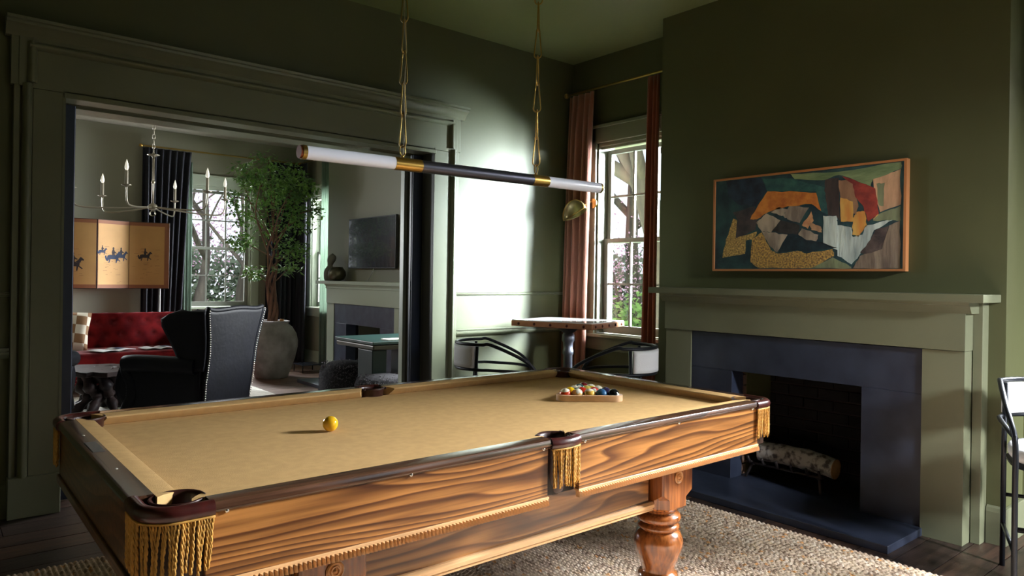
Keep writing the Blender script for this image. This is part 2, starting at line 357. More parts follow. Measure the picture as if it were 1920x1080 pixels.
# ------------------------------------------------------------ sash windows
def sash_window(name, place, w0, w1, z0, z1, cols, casm, depth=.12, casing=.11, head=None, sill=True):
    """place(u, d, z): u along the wall, d outwards from the wall face"""
    W = struct(name)
    def bx(nm, u0,u1,d0,d1,za,zb,m,bev=.003):
        a = place(u0,d0,za); c = place(u1,d1,zb); return MB().box(a,c).build(nm,m,W,bevel=bev)
    # casing on the wall face, reveal lining
    bx('casing',w0-casing,w0,-.028,.02,z0-.02,z1+.14,casm); bx('casing',w1,w1+casing,-.028,.02,z0-.02,z1+.14,casm)
    bx('head_casing',w0-casing,w1+casing,-.028,.02,z1,z1+.14,casm); bx('head_moulding',w0-casing-.01,w1+casing+.01,-.045,.0,z1+.13,z1+.155,casm)
    bx('reveal',w0-.005,w0+.015,.0,.2,z0,z1,casm,0); bx('reveal',w1-.015,w1+.005,.0,.2,z0,z1,casm,0); bx('reveal',w0,w1,0,.2,z1-.03,z1,casm,0)
    bx('stop_bead',w0,w1,.03,.05,z1-.05,z1-.028,casm)
    if sill:
        bx('sill',w0-casing-.02,w1+casing+.02,-.06,.2,z0-.03,z0,casm,.006); bx('apron',w0-casing,w1+casing,-.022,.0,z0-.14,z0-.03,casm)
    zm = (z0+z1)/2-.02; st = .045; mu = .018
    for nm,za,zb,d in (('lower_sash',z0+.005,zm+.02,.08),('upper_sash',zm-.02,z1-.05,.115)):
        s = bx(nm,w0+.015,w0+.015+st,d,d+.035,za,zb,SASH)
        b = MB(); u0,u1 = w0+.015+st, w1-.015-st; bot = .07 if nm[0]=='l' else .035
        for p,q in (((u1,za),(u1+st,zb)),((u0,za),(u1,za+bot)),((u0,zb-.038),(u1,zb))):
            b.box(place(p[0],d,p[1]),place(q[0],d+.035,q[1]))
        b.build('sash_frame',SASH,W,bevel=.003)
        za2,zb2 = za+bot, zb-.038
        for i in range(1,cols):
            u = u0+(u1-u0)*i/cols; bx('muntin',u-mu/2,u+mu/2,d+.006,d+.03,za2,zb2,SASH,.002)
        zc = (za2+zb2)/2
        bx('muntin',u0,u1,d+.006,d+.03,zc-mu/2,zc+mu/2,SASH,.002)
        for i in range(cols):
            for za3,zb3 in ((za2,zc),(zc,zb2)):
                bx('pane',u0+(u1-u0)*i/cols,u0+(u1-u0)*(i+1)/cols,d+.016,d+.019,za3,zb3,GLASS,0)
    return W
pr_ = lambda u,d,z: (XW+d,u,z)
w1 = sash_window('window_1', pr_, 3.46, 4.34, .86, 2.54, 3, TRIM)
sash_window('window_3', pr_, -.08, .82, .86, 2.54, 3, TRIM)
sash_window('window_2', lambda u,d,z:(u,Y2+d,z), 2.86, 3.80, .86, 2.60, 3, TRIM2)
sash_window('window_4', lambda u,d,z:(XW+d,u,z), 9.42, 10.28, .86, 2.54, 3, TRIM2)
# ------------------------------------------------------------ curtains and rods
def curtain(name, top, bot, folds, amp, m, z0, z1, label, cat='curtain', group=None, pinch=None, tieb=None, thick=.006):
    """top/bot: ((x,y),(x,y)) ends of the hem lines; normal is perpendicular"""
    A,B = (Vector((*p,0)) for p in top); C,D = (Vector((*p,0)) for p in bot)
    dirn = (B-A).normalized(); nrm = Vector((-dirn.y,dirn.x,0)); rng = random.Random(len(label)); ph = [rng.uniform(-.5,.5) for _ in range(folds+1)]
    def fn(u,v):
        z = z1+(z0-z1)*v; P = A.lerp(B,u).lerp(C.lerp(D,u), v**.8)
        a = amp*(.55+.45*min(1,v*6)); k = u*folds*2*PI+ph[int(u*folds)%len(ph)]*.35*math.sin(u*folds*PI)**2
        off = math.sin(k)*a+math.sin(k*.5+v*3)*a*.25
        if v < .06: off *= .8; 
        return P+nrm*off+Vector((0,0,z))
    o = MB().grid(fn,folds*14,30).build(name,m,smooth=True,solid=thick)
    origin(o,((A.x+B.x)/2,(A.y+B.y)/2,z0)); return tag(o,label,cat,group)
curtain('curtain',((4.50,4.30),(4.50,4.60)),((4.46,4.33),(4.46,4.63)),4,.036,RUST,.03,2.98,'dusty rose curtain hanging left of the alcove window, in the corner')
curtain('curtain',((4.50,3.585),(4.50,3.705)),((4.46,3.555),(4.46,3.715)),3,.024,mat('rust_curtain',(140,70,46),.8,sheen=.4),.03,2.98,'narrow rust-brown curtain between the alcove window and the chimney breast')
def rod(name, a, b, r, label, fin=(1,1)):
    R_ = thing(name,label,'curtain rod',a); MB().tube([a,b],r,12).build('pole',BRASSDK,R_,smooth=True,auto=50)
    for p,q,on in ((a,b,fin[0]),(b,a,fin[1])):
        d = (Vector(p)-Vector(q)).normalized()
        if on: MB().ball(Vector(p)+d*.015,.024).build('finial',BRASS,R_,smooth=True)
    return R_
ra = rod('curtain_rod',(4.50,4.63,3.0),(4.50,3.50,3.0),.011,'thin brass curtain rod above the alcove window',(1,1))
for y in (4.5,3.55): MB().tube([(4.5,y,3.0),(4.60,y,3.0)],.008,8).build('bracket',BRASSDK,ra,smooth=True)
rb = rod('curtain_rod',(2.27,10.5,3.05),(4.50,10.5,3.05),.012,'long brass curtain rod over the lounge window behind the ficus')
for x in (2.4,4.4): MB().tube([(x,10.5,3.05),(x,10.65,3.05)],.008,8).build('bracket',BRASSDK,rb,smooth=True)
curtain('curtain',((2.28,10.5),(2.90,10.5)),((2.28,10.48),(2.76,10.48)),7,.035,DARKC,.03,3.03,'dark navy curtain left of the lounge window behind the folding screen')
curtain('curtain',((2.74,10.56),(2.93,10.56)),((2.72,10.56),(2.94,10.56)),5,.02,SHEER,.03,2.9,'grey-green sheer curtain edging the left of the lounge window')
curtain('curtain',((3.98,10.48),(4.50,10.48)),((3.95,10.45),(4.5,10.45)),7,.035,DARKC,.03,3.03,'dark curtain right of the lounge window behind the ficus crown')
curtain('curtain',((4.44,10.42),(4.46,10.18)),((4.42,10.43),(4.44,10.16)),4,.03,DARKC,.03,3.03,'black curtain at the lounge corner window, in the shadow behind the pot')
curtain('curtain',((4.48,9.72),(4.48,9.18)),((4.48,9.72),(4.48,9.20)),8,.02,SHEER,.03,3.0,'pale green sheer curtain beside the lounge mantel and stone bust')
rc = rod('curtain_rod',(4.47,10.44,3.05),(4.47,9.12,3.05),.012,'brass rod over the corner curtains beside the lounge chimney breast')
# ------------------------------------------------------------ fireplaces
def fireplace(name, label, yo, oy0, oy1, sy0, sy1, py0, py1, sh0, sh1, trim, sl, hearth_x, hz=.042, far=False, oz=.75, sz=.99, mz=1.287):
    F = thing(name,label,'fireplace',(4.09,yo,0))
    sx = 4.012 if not far else 4.03
    MB().box((sx,sh0,mz-.042),(XB+.001,sh1,mz)).build('mantel_shelf',trim,F,bevel=.004)
    MB().prism([(XB,mz-.042),(sx+.03,mz-.042),(sx+.035,mz-.055),(sx+.045,mz-.060),(sx+.05,mz-.075),(4.075,mz-.09),(4.08,mz-.1),(XB,mz-.1)],'y',py0-.03,py1+.03).build('bed_moulding',trim,F,smooth=True,auto=30)
    MB().box((4.08,py0-.004,sz+.005),(XB,py1+.004,mz-.09)).build('frieze',trim,F,bevel=.002)
    for a,b in ((py0,sy0),(sy1,py1)):
        MB().box((4.092,a,0),(XB,b,sz+.003)).build('pilaster',trim,F,bevel=.002)
    MB().box((4.19,py0-.048,0),(XB,py0-.004,mz-.042)).build('backing_strip',trim,F,bevel=.002)
    MB().box((4.19,py1+.004,0),(XB,py1+.048,mz-.042)).build('backing_strip',trim,F,bevel=.002)
    b = MB(); z0 = hz
    MB().box((4.100,sy0+.002,oz),(4.19,sy1-.002,sz)).build('slate_lintel',sl,F,bevel=.002)
    for a,c in ((sy0+.002,oy0),(oy1,sy1-.002)):
        MB().box((4.100,a,z0),(4.19,c,oz)).build('slate_jamb',sl,F,bevel=.002)
    MB().box((hearth_x,sy0-.012,0),(4.30,sy1+.012,hz)).build('hearth_slab',sl,F,bevel=.004)
    # firebox
    D = 4.575
    MB().box((4.19,oy0-.02,oz),(XB+.01,oy1+.02,oz+.05)).build('smoke_shelf',SOOT,F)
    MB().box((4.30,oy0-.02,0),(D+.02,oy1+.02,.038)).build('firebox_floor',SOOT,F)
    MB().box((4.19,oy0-.1,.04),(4.30,oy0-.002,oz)).build('firebox_cheek',sl if far else SOOT,F)
    MB().box((4.19,oy1+.002,.04),(4.235,oy1+.1,oz)).build('firebox_cheek',sl,F,bevel=.002)
    b = MB().box((4.235,oy1+.02,.03),(D+.02,oy1+.05,1.0)).box((4.25,oy0-.05,.03),(D+.02,oy0-.02,1.0)).box((D+.019,oy0-.05,.03),(D+.024,oy1+.05,1.0)).box((4.28,oy0-.05,1.0),(D+.022,oy1+.05,1.03))
    b.build('mortar_backing',MORTAR if not far else SOOT,F)
    if far: return F
    bh = .066; proto = None
    for r in range(10):
        z = .045+r*(bh+.009)
        for c in range(4):
            x = 4.240+c*.115-(.06 if r%2 else 0); x1 = x+.107; x = max(x,4.238)
            if x1 > D+.01: x1 = D+.01
            if x1-x < .03: continue
            MB().box((x,oy1+.001+random.uniform(0,.005),z),(x1,oy1+.02,z+bh)).build('brick',BRICK if x < 4.36 else SOOT,F,bevel=.004,segs=1)
        for c in range(5):
            y = oy0-.02+c*.205-(.1 if r%2 else 0); y1 = min(y+.197,oy1+.02); y = max(y,oy0-.02)
            if y1-y < .03: continue
            MB().box((D+random.uniform(0,.006),y,z),(D+.02,y1,z+bh)).build('brick',SOOT,F,bevel=.004,segs=1)
    return F
fp = fireplace('fireplace','olive green fireplace with wide mantel shelf, dark slate surround and hearth',2.22,1.803,2.637,1.487,2.955,1.285,3.17,1.183,3.275,TRIM,SLATE,3.672)
fp2 = fireplace('fireplace','pale fireplace of the lounge with blue-grey slate, seen through the opening',7.7,7.28,8.125,6.95,8.461,6.74,8.65,6.55,8.89,TRIM2,SLATE2,3.62,far=True,oz=.735,sz=.978,mz=1.270)
# ------------------------------------------------------------ exterior
GRASS = mat('lawn',(86,118,58),.95,c2=(120,132,84),vscale=.6)
tag(origin(MB().box((-15,-15,-.75),(60,60,-.55)).build('lawn',GRASS),(20,20,-.65)),'sunny green lawn outside the windows','lawn')
MB().box((0,15.5,-.56),(60,18.5,-.54)).build('path',mat('gravel_drive',(210,206,196),.95),kind='structure')
TB = mat('tree_bark',(98,90,80),.95,c2=(62,56,52),vscale=5,vstretch=(1,1,.15),bump=.6,bscale=14)
def branchy(b, p, d, L, r, lvl, rng):
    q = [p]; dd = Vector(d).normalized(); n = 5
    for i in range(n):
        dd = (dd+Vector((rng.uniform(-.18,.18),rng.uniform(-.18,.18),rng.uniform(-.05,.1)))).normalized(); q.append(q[-1]+dd*L/n)
    b.tube(q,[r*(1-.6*i/n) for i in range(n+1)],6 if lvl else 10,cap=False)
    if lvl >= 4: return
    for k in range(4 if lvl < 3 else 3):
        i = rng.randint(2,n); a = Vector((rng.uniform(-1,1),rng.uniform(-1,1),rng.uniform(-.1,.9))).normalized()
        branchy(b, q[i], dd*.5+a, L*rng.uniform(.5,.72), r*(1-.6*i/n)*.7, lvl+1, rng)
def bare_tree(loc, H, r, seed, label, lean=(0,0,1)):
    rng = random.Random(seed); T = thing('bare_tree',label,'tree',loc); b = MB()
    branchy(b, Vector(loc), Vector(lean), H, r, 0, rng); 
    branchy(b, Vector(loc)+Vector(lean)*H*.45, Vector((rng.uniform(-.6,.6),rng.uniform(-.6,.6),.8)), H*.7, r*.5, 1, rng)
    b.build('trunk_and_branches',TB,T,smooth=True); return T
bare_tree((9.6,7.25,-.6),6.0,.30,3,'thick grey tree trunk close outside the right part of the alcove window',(.02,.03,1))
bare_tree((11.5,10.6,-.6),7,.30,8,'slimmer bare tree standing left outside the alcove window')
bare_tree((17,14.2,-.6),8,.25,21,'bare tree far beyond the alcove window lawn')
bare_tree((6.2,21.5,-.6),6,.15,5,'grey bare tree outside the lounge window')
bare_tree((8.6,25,-.6),7,.2,9,'distant bare tree right of centre in the lounge window')
bare_tree((7.1,19.5,-.6),5,.12,31,'thin bare tree at the right edge of the lounge window')
def blob_leaves(name, cs, n, size, m, label, cat, loc):
    rng = random.Random(len(label)); T = thing(name,label,cat,loc); b = MB()
    for _ in range(n):
        c,r = rng.choice(cs); d = Vector([rng.gauss(0,.5) for _ in range(3)]); p = Vector(c)+Vector((d.x*r[0],d.y*r[1],d.z*r[2]))
        a = Vector([rng.uniform(-1,1) for _ in range(3)]).normalized(); e = a.orthogonal().normalized()
        s = size*rng.uniform(.6,1.4); b.add([p-a*s,p+e*s*.6,p+a*s,p-e*s*.6],[(0,1,2,3)])
    b.build('foliage',m,T,kind='stuff')
    st = MB(); c0 = Vector(loc)
    for c,r in cs: st.tube([c0,(c0+Vector(c))/2+Vector((.1,0,.2)),Vector(c)],[.06,.04,.02],6)
    st.build('stems',TB,T,smooth=True); return T
PINK = mat('redbud_blossom',(218,176,202),.9); BUSH = mat('spring_bush',(120,158,84),.9)
blob_leaves('redbud_tree',[((13.5,10.2,2.0),(1.2,1.4,1.3)),((14,12.6,1.6),(1,1.3,1.2)),((12.5,13.6,2.2),(1,1.2,1.0))],2200,.04,PINK,'pink blossoming redbud outside the alcove window','tree',(13.4,11.8,-.6))
blob_leaves('redbud_tree',[((8.5,28,3.0),(2.2,2,1.8)),((6.0,27,3.6),(1.5,1.6,1.3))],2200,.055,PINK,'pink blossoming redbud outside the lounge window','tree',(7.5,27.5,-.6))
blob_leaves('bush',[((12.2,9.9,.3),(1.0,1.2,.8)),((12,12.6,.2),(1.0,1.5,.8))],3000,.07,BUSH,'pale green bush below the redbud outside the alcove window','bush',(12.2,11.2,-.6))
HEDGE = mat('distant_hedge',(116,130,108),.95)
blob_leaves('hedge',[((x,34,1.2),(2,1.5,1.6)) for x in (3,6,9,12,15)],5200,.16,HEDGE,'distant grey-green hedge beyond the lounge window drive','hedge',(9,34,-.6))
blob_leaves('hedge',[((26,y,1.2),(1.5,2,1.4)) for y in (14,17,20,23,26)],5200,.16,HEDGE,'distant hedge beyond the alcove window lawn','hedge',(26,20,-.6))
# ------------------------------------------------------------ rugs
def rug(name, x0, x1, y0, y1, pitch, loop, amp, m, label, z0=.004):
    nx = int((x1-x0)/pitch*4); ny = int((y1-y0)/loop*4)
    X = np.linspace(x0,x1,nx+1); Y = np.linspace(y0,y1,ny+1); xx,yy = np.meshgrid(X,Y,indexing='ij')
    rs = np.random.RandomState(3); row = np.floor((xx-x0)/pitch).astype(int); ph = rs.rand(row.max()+2)*6.28
    wob = .35*np.sin(yy*2.1+ph[row]*.3)+.2*np.sin(yy*5.3+xx*3)
    rz = np.abs(np.sin(PI*(xx-x0)/pitch))**.5; lp = .3+.7*np.abs(np.sin(PI*yy/loop+ph[row]+wob))
    col = rs.rand(nx+1,ny+1)*.25
    zz = z0+amp*(rz*lp*(1-.2*col))
    edge = (xx<x0+.006)|(xx>x1-.006)|(yy<y0+.006)|(yy>y1-.006); zz[edge] = .001
    xx = xx+rs.randn(nx+1,ny+1)*pitch*.03; yy = yy+rs.randn(nx+1,ny+1)*loop*.06
    yy[:, -1] += rs.rand(nx+1)*.012; xx[-1,:] += rs.rand(ny+1)*.010
    v = np.stack([xx-(x0+x1)/2,yy-(y0+y1)/2,zz],-1).reshape(-1,3).astype(np.float32)
    i,j = np.meshgrid(np.arange(nx),np.arange(ny),indexing='ij'); a = (i*(ny+1)+j).ravel()
    f = np.stack([a,a+ny+1,a+ny+2,a+1],-1).astype(np.int32)
    me = bpy.data.meshes.new(name); me.vertices.add(len(v)); me.vertices.foreach_set('co',v.ravel()); me.loops.add(f.size); me.loops.foreach_set('vertex_index',f.ravel())
    me.polygons.add(len(f)); me.polygons.foreach_set('loop_start',np.arange(0,f.size,4,dtype=np.int32)); me.polygons.foreach_set('use_smooth',np.ones(len(f),bool)); me.update(calc_edges=True)
    me.materials.append(m); o = bpy.data.objects.new(name,me); COL.objects.link(o); o.location = ((x0+x1)/2,(y0+y1)/2,0); return tag(o,label,'rug')
def rugmat(name, base, flecks, scale=55, dark=(96,76,60)):
    m = bpy.data.materials.new(name); m.use_nodes = True; N = m.node_tree.nodes; L = m.node_tree.links; b = N['Principled BSDF']; b.inputs['Roughness'].default_value = .95
    tc = N.new('ShaderNodeTexCoord'); mp = N.new('ShaderNodeMapping'); mp.inputs['Scale'].default_value = (1,.55,0); L.new(tc.outputs['Object'],mp.inputs[0])
    v = N.new('ShaderNodeTexVoronoi'); v.inputs['Scale'].default_value = scale; L.new(mp.outputs[0],v.inputs['Vector'])
    r = N.new('ShaderNodeValToRGB'); r.color_ramp.interpolation = 'CONSTANT'; e = r.color_ramp.elements
    cols = base; e[0].color = (*lin(cols[0]),1); e[1].position = .96; e[1].color = (*lin(cols[-1]),1)
    for i,c in enumerate(cols[1:-1]):
        k = e.new((i+1)/(len(cols)-1)*.96); k.color = (*lin(c),1)
    sp = N.new('ShaderNodeSeparateColor'); L.new(v.outputs['Color'],sp.inputs[0]); L.new(sp.outputs[0],r.inputs[0])
    n = N.new('ShaderNodeTexNoise'); n.inputs['Scale'].default_value = 11; n.inputs['Detail'].default_value = 6; n.inputs['Roughness'].default_value = .8; L.new(mp.outputs[0],n.inputs['Vector'])
    r2 = N.new('ShaderNodeValToRGB'); q = r2.color_ramp.elements; q[0].position = .56; q[0].color = (0,0,0,1); q[1].position = .66; q[1].color = (1,1,1,1); L.new(n.outputs['Fac'],r2.inputs[0])
    mx = N.new('ShaderNodeMix'); mx.data_type = 'RGBA'; mx.inputs[7].default_value = (*lin(flecks),1); L.new(r2.outputs[0],mx.inputs[0]); L.new(r.outputs[0],mx.inputs[6]); L.new(mx.outputs[2],b.inputs['Base Color'])
    return m
rug('jute_rug',-.9,3.58,.25,3.745,.021,.026,.014,rugmat('jute_weave',[(212,190,166),(192,168,144),(226,208,190),(202,178,154),(152,128,108),(220,196,172),(188,164,144),(218,160,104)],(222,196,164),scale=70),'chunky woven multi-tone jute rug under the pool table')
rug('cream_rug',-.4,3.06,5.75,8.70,.03,.035,.008,mat('cream_wool',(206,200,190),.95,var=.08,vscale=20),'cream woven rug under the lounge seating')
# ------------------------------------------------------------ pool table
TX0,TX1,TY0,TY1 = .382,3.03,1.715,3.12; ZR = .797; ZB = .757
T = thing('pool_table','oak pool table with camel felt, leather pockets and gold fringe','pool table',((TX0+TX1)/2,(TY0+TY1)/2,0))
cx,cy = 1.685,(TY0+TY1)/2
MB().box((TX0+.09,TY0+.09,ZB-.03),(TX1-.09,TY1-.09,ZB)).build('bed_cloth',FELT,T,bevel=.003)
MB().box((TX0+.12,TY0+.12,ZB-.07),(TX1-.12,TY1-.12,ZB-.03)).build('slate_bed',mat('bed_slate',(70,72,74),.7),T)
cr, sr = .150, .062     # rail cut-backs at corner and side pockets
segx = [(TX0+cr,cx-sr),(cx+sr,TX1-cr)]; segy = [(TY0+cr,TY1-cr)]
def railprof(o, s, z=ZR):    # o outer coordinate, s inward sign; (coord,z) profile
    return [(o+s*.004,z-.026),(o,z-.020),(o,z-.010),(o+s*.004,z-.002),(o+s*.012,z),(o+s*.058,z),(o+s*.060,z-.004),(o+s*.060,z-.05),(o+s*.02,z-.05),(o+s*.012,z-.030)]
def cushprof(o, s, z=ZR):
    return [(o+s*.059,z-.001),(o+s*.075,z-.001),(o+s*.112,z-.006),(o+s*.116,z-.010),(o+s*.114,z-.015),(o+s*.090,z-.040),(o+s*.059,z-.040)]
def cush(axis, o, s, a, b, m, parent):
    p = cushprof(o,s); n = len(p); vs = []; fs = []
    for t,sg in ((a,1),(b,-1)):
        for u,z in p:
            d = max(0,abs(u-o)-.059); tt = t+sg*d*.75
            vs.append((tt,u,z) if axis == 'x' else (u,tt,z))
    fs = [tuple(range(n-1,-1,-1)),tuple(range(n,2*n))]+[(i,(i+1)%n,(i+1)%n+n,i+n) for i in range(n)]
    MB().add(vs,fs).build('cushion',m,parent,smooth=True,auto=35)
for o,s in ((TY0,1),(TY1,-1)):
    for a,b in segx:
        MB().prism(railprof(o,s),'x',a,b).build('rail',RAILX,T,smooth=True,auto=30)
        cush('x',o,s,a-.03,b+.012 if b < cx else b+.03,FELT,T) if b < cx else cush('x',o,s,a-.012,b+.03,FELT,T)
        aa,bb_ = (a-.012,b-.012) if b < cx else (a+.012,b-.008+.02)
        ap = MB().box((aa,o+s*.010,.606),(bb_,o+s*.032,ZR-.026)).build('apron',OAKX,T,bevel=.002)
        # gadroon rope moulding under the apron
        MB().box((aa-.004,o+s*.006,.598),(bb_+.004,o+s*.030,.607)).build('moulding_strip',TRIMW,T,bevel=.002)
        g = MB(); nn = int((bb_-aa)/.0125)
        for i in range(nn):
            x = aa+(bb_-aa)*(i+.5)/nn; w_ = (bb_-aa)/nn*.46
            g.add([(x-w_,o+s*.008,.600),(x+w_,o+s*.008,.600),(x+w_+.003,o+s*.010,.576),(x-w_+.003,o+s*.010,.576),(x,o-s*.004,.597),(x+.003,o-s*.003,.580),(x-w_,o+s*.028,.600),(x+w_,o+s*.028,.600),(x+w_+.003,o+s*.028,.576),(x-w_+.003,o+s*.028,.576)],
                  [(0,4,5,3),(4,1,2,5),(0,1,4),(3,5,2),(1,7,8,2),(0,3,9,6),(3,2,8,9)])
        g.build('rope_moulding',TRIMW,T,kind='stuff')
        for q in ((a+.035,(a+b)/2,b-.035)):
            MB().ball((q,o+s*.008,.7695),(.0065,.006,.0065),10,6).build('screw_head',mat('chrome',(210,208,204),.2,1),T,smooth=True)
for o,s in ((TX0,1),(TX1,-1)):
    for a,b in segy:
        MB().prism(railprof(o,s),'y',a,b).build('rail',RAILY,T,smooth=True,auto=30)
        cush('y',o,s,a-.03,b+.03,FELT,T)
        MB().box((o+s*.010,a-.012,.606),(o+s*.032,b+.012,ZR-.026)).build('apron',OAKY,T,bevel=.002)
        MB().box((o+s*.002,a-.014,.576),(o+s*.030,b+.014,.607)).build('moulding_strip',OAKY,T,bevel=.004)
        for q in (a+.3,b-.3): MB().ball((o+s*.035,q,ZR),(.004,.009,.0012),8,5).build('diamond_sight',mat('pearl',(214,208,196),.3),T,smooth=True)
MB().box((TX0+.018,2.40,ZR-.0005),(TX0+.050,2.55,ZR+.0012)).build('name_plate',mat('dull_plate',(92,92,92),.4,.5),T,bevel=.0005,label='blank dull metal plate')
# leather pockets
FR1 = mat('gold_fringe',(186,136,56),.7,var=.2,vscale=40); 
def arc(c, r, a0, a1, n): return [(c[0]+r*math.cos(a0+(a1-a0)*i/n), c[1]+r*math.sin(a0+(a1-a0)*i/n)) for i in range(n+1)]
def pocket(path, hole, hr, outer, side=False, droop=None):
    """path: outer outline (top view) of the leather band; hole centre/radius"""
    P = thing.__globals__['MB'](); n = len(path)
    root = None
    # leather band swept along the outline, rounded top
    prof = [(0.006,-.034),(-.002,-.030),(-.006,-.018),(-.004,-.006),(.004,.001),(.014,.003),(.024,.0),(.028,-.010),(.026,-.030)]
    b = MB(); m = len(prof); base = []
    for i,(x,y) in enumerate(path):
        p0 = path[max(0,i-1)]; p1 = path[min(n-1,i+1)]; tx,ty = p1[0]-p0[0],p1[1]-p0[1]; l = math.hypot(tx,ty); nx,ny = -ty/l,tx/l
        if (hole[0]-x)*nx+(hole[1]-y)*ny < 0: nx,ny = -nx,-ny
        for d,z in prof: b.v.append((x+nx*d,y+ny*d,ZR+z))
    for i in range(n-1):
        for k in range(m-1): b.f.append((i*m+k,i*m+k+1,(i+1)*m+k+1,(i+1)*m+k))
    b.f.append(tuple(range(m))); b.f.append(tuple((n-1)*m+k for k in range(m-1,-1,-1)))
    L_ = b.build('pocket_leather',LEATH,T,smooth=True,auto=60)
    # lining of the pocket hole
    prl = [(hr*1.12,-.002),(hr*1.0,-.012),(hr*.98,-.05),(hr*.9,-.13),(hr*.55,-.19),(hr*.2,-.205)]
    lb = MB(); base = 0
    nn = 20
    for r,h in prl:
        for k in range(nn): a = 2*PI*k/nn; lb.v.append((hole[0]+r*math.cos(a),hole[1]+r*math.sin(a),ZR+h))
    for i in range(len(prl)-1):
        for k in range(nn): lb.f.append((i*nn+k,i*nn+(k+1)%nn,(i+1)*nn+(k+1)%nn,(i+1)*nn+k))
    lb.f.append(tuple((len(prl)-1)*nn+k for k in range(nn)))
    lb.build('pocket_cup',mat('dark_leather',(52,22,18),.4,coat=.2),T,smooth=True,solid=.004,auto=50)
    # fringe of twisted cords
    pts = []; tot = 0; seg = []
    for a,c in zip(path,path[1:]): seg.append((tot,math.dist(a,c),a,c)); tot += seg[-1][1]
    cnt = max(6,int(tot/.0068)); rng = random.Random(int(tot*1e4)+int(hole[0]*100))
    MBf = MB(); out = []
    for i in range(cnt):
        t = tot*(i+.5)/cnt
        for s0,l,a,c in seg:
            if s0 <= t <= s0+l: break
        u = (t-s0)/l; x = a[0]+(c[0]-a[0])*u; y = a[1]+(c[1]-a[1])*u
        tx,ty = (c[0]-a[0])/l,(c[1]-a[1])/l; nx,ny = -ty,tx
        if (hole[0]-x)*nx+(hole[1]-y)*ny > 0: nx,ny = -nx,-ny
        ox,oy = nx*.001*rng.uniform(-2,3),ny*.001*rng.uniform(-2,3)
        L0 = rng.uniform(.118,.136); dx = rng.uniform(-.010,.010); k = 22
        q = []
        for j in range(k+1):
            v = j/k; ww = .0012*math.sin(v*7+i); q.append((x+ox+tx*(dx*v+ww)-nx*.002,y+oy+ty*(dx*v+ww)-ny*.002,ZR-.032-L0*v))
        b = MB(); rr = [.0030+.0009*math.sin(j*PI) for j in range(k+1)]
        for st in (0,PI):        # two strands twisted together
            qq = [(p[0]+tx*.0016*math.cos(j*1.15+st)+nx*.0016*math.sin(j*1.15+st),p[1]+ty*.0016*math.cos(j*1.15+st)+ny*.0016*math.sin(j*1.15+st),p[2]) for j,p in enumerate(q)]
            b.tube(qq,.0024,5)
        b.build('fringe_cord',FR1,L_,smooth=True)
    b = MB().tube([(x_,y_,ZR-.034) for x_,y_ in path],.0032,6); b.build('fringe_band',FR1,L_,smooth=True)
def corner(px, py, sx, sy):
    R = .085; e = .156
    c = (px+sx*R,py+sy*R)
    a0 = {(1,1):PI*1.5,(-1,1):PI*1.5,(1,-1):PI*.5,(-1,-1):PI*.5}[(sx,sy)]; a1 = a0-sx*sy*PI/2
    pth = [(px+sx*(e),py),(px+sx*(e*.8+R*.2),py)]+arc(c,R,a0,a1,12)+[(px,py+sy*(e*.8+R*.2)),(px,py+sy*e)]
    pocket(pth,(px+sx*.098,py+sy*.098),.056,None)
    # curved corner panel and its liner below the leather
    ins = .022; c2 = c; p2 = [(px+sx*e,py+sy*ins)]+arc(c,R-ins,a0,a1,10)+[(px+sx*ins,py+sy*e)]
    q2 = p2+[(px+sx*(ins+.02),py+sy*e),(px+sx*(ins+.02),py+sy*(ins+.05)),(px+sx*(ins+.05),py+sy*(ins+.02)),(px+sx*e,py+sy*(ins+.02))]
    if sx*sy > 0: q2 = q2[::-1]
    MB().prism(q2,'z',.60,ZR-.03).build('corner_panel',mat('dark_corner_wood',(54,34,24),.4),T,smooth=True,auto=40)
for px,sx in ((TX0,1),(TX1,-1)):
    for py,sy in ((TY0,1),(TY1,-1)): corner(px,py,sx,sy)
for py,sy in ((TY0,1),(TY1,-1)):
    pth = [(cx-sr-.004,py),(cx-.05,py-sy*.006),(cx-.025,py-sy*.012),(cx,py-sy*.014),(cx+.025,py-sy*.012),(cx+.05,py-sy*.006),(cx+sr+.004,py)]
    pocket(pth,(cx,py+sy*.060),.054,None)
    for s in (-1,1): MB().ball((cx+s*.056,py+sy*.086,ZR-.006),(.007,.012,.007),10,8).build('pocket_iron',mat('dark_leather',(0,0,0)),T,smooth=True)
    MB().box((cx-.074,py+sy*.036,.60),(cx+.074,py+sy*.05,.72)).build('pocket_gap_sheet',mat('pocket_gap_shade',(26,16,12),.6),T)  # near-black sheet filling the gap, the gap's shade put into its colour
# recessed lower beams, mouldings
LX0,LX1,LY0,LY1 = .885,2.42,1.90,2.935
for y,s in ((1.862,1),(TY0+TY1-1.862,-1)):
    MB().box((LX0+.10,y,.405),(LX1-.115,y+s*.03,.62)).build('beam',OAKX2,T,bevel=.002)
    b = [(y+s*.002,.425),(y-s*.010,.425),(y-s*.020,.416),(y-s*.020,.404),(y-s*.012,.398),(y-s*.014,.39),(y+s*.002,.386)]
    MB().prism(b,'x',LX0+.10,LX1-.10).build('beam_moulding',TRIMW,T,smooth=True,auto=35)
for x,s in ((LX0-.02,1),(LX1+.02,-1)):
    MB().box((x,LY0+.1,.405),(x+s*.03,LY1-.1,.62)).build('beam',OAKY,T,bevel=.002)
MB().box((LX0,LY0,.60),(LX1,LY1,.69)).build('underframe',mat('dark_corner_wood',(0,0,0)),T)
ROS = mat('rosette_wood',(200,140,84),.3,coat=.5)
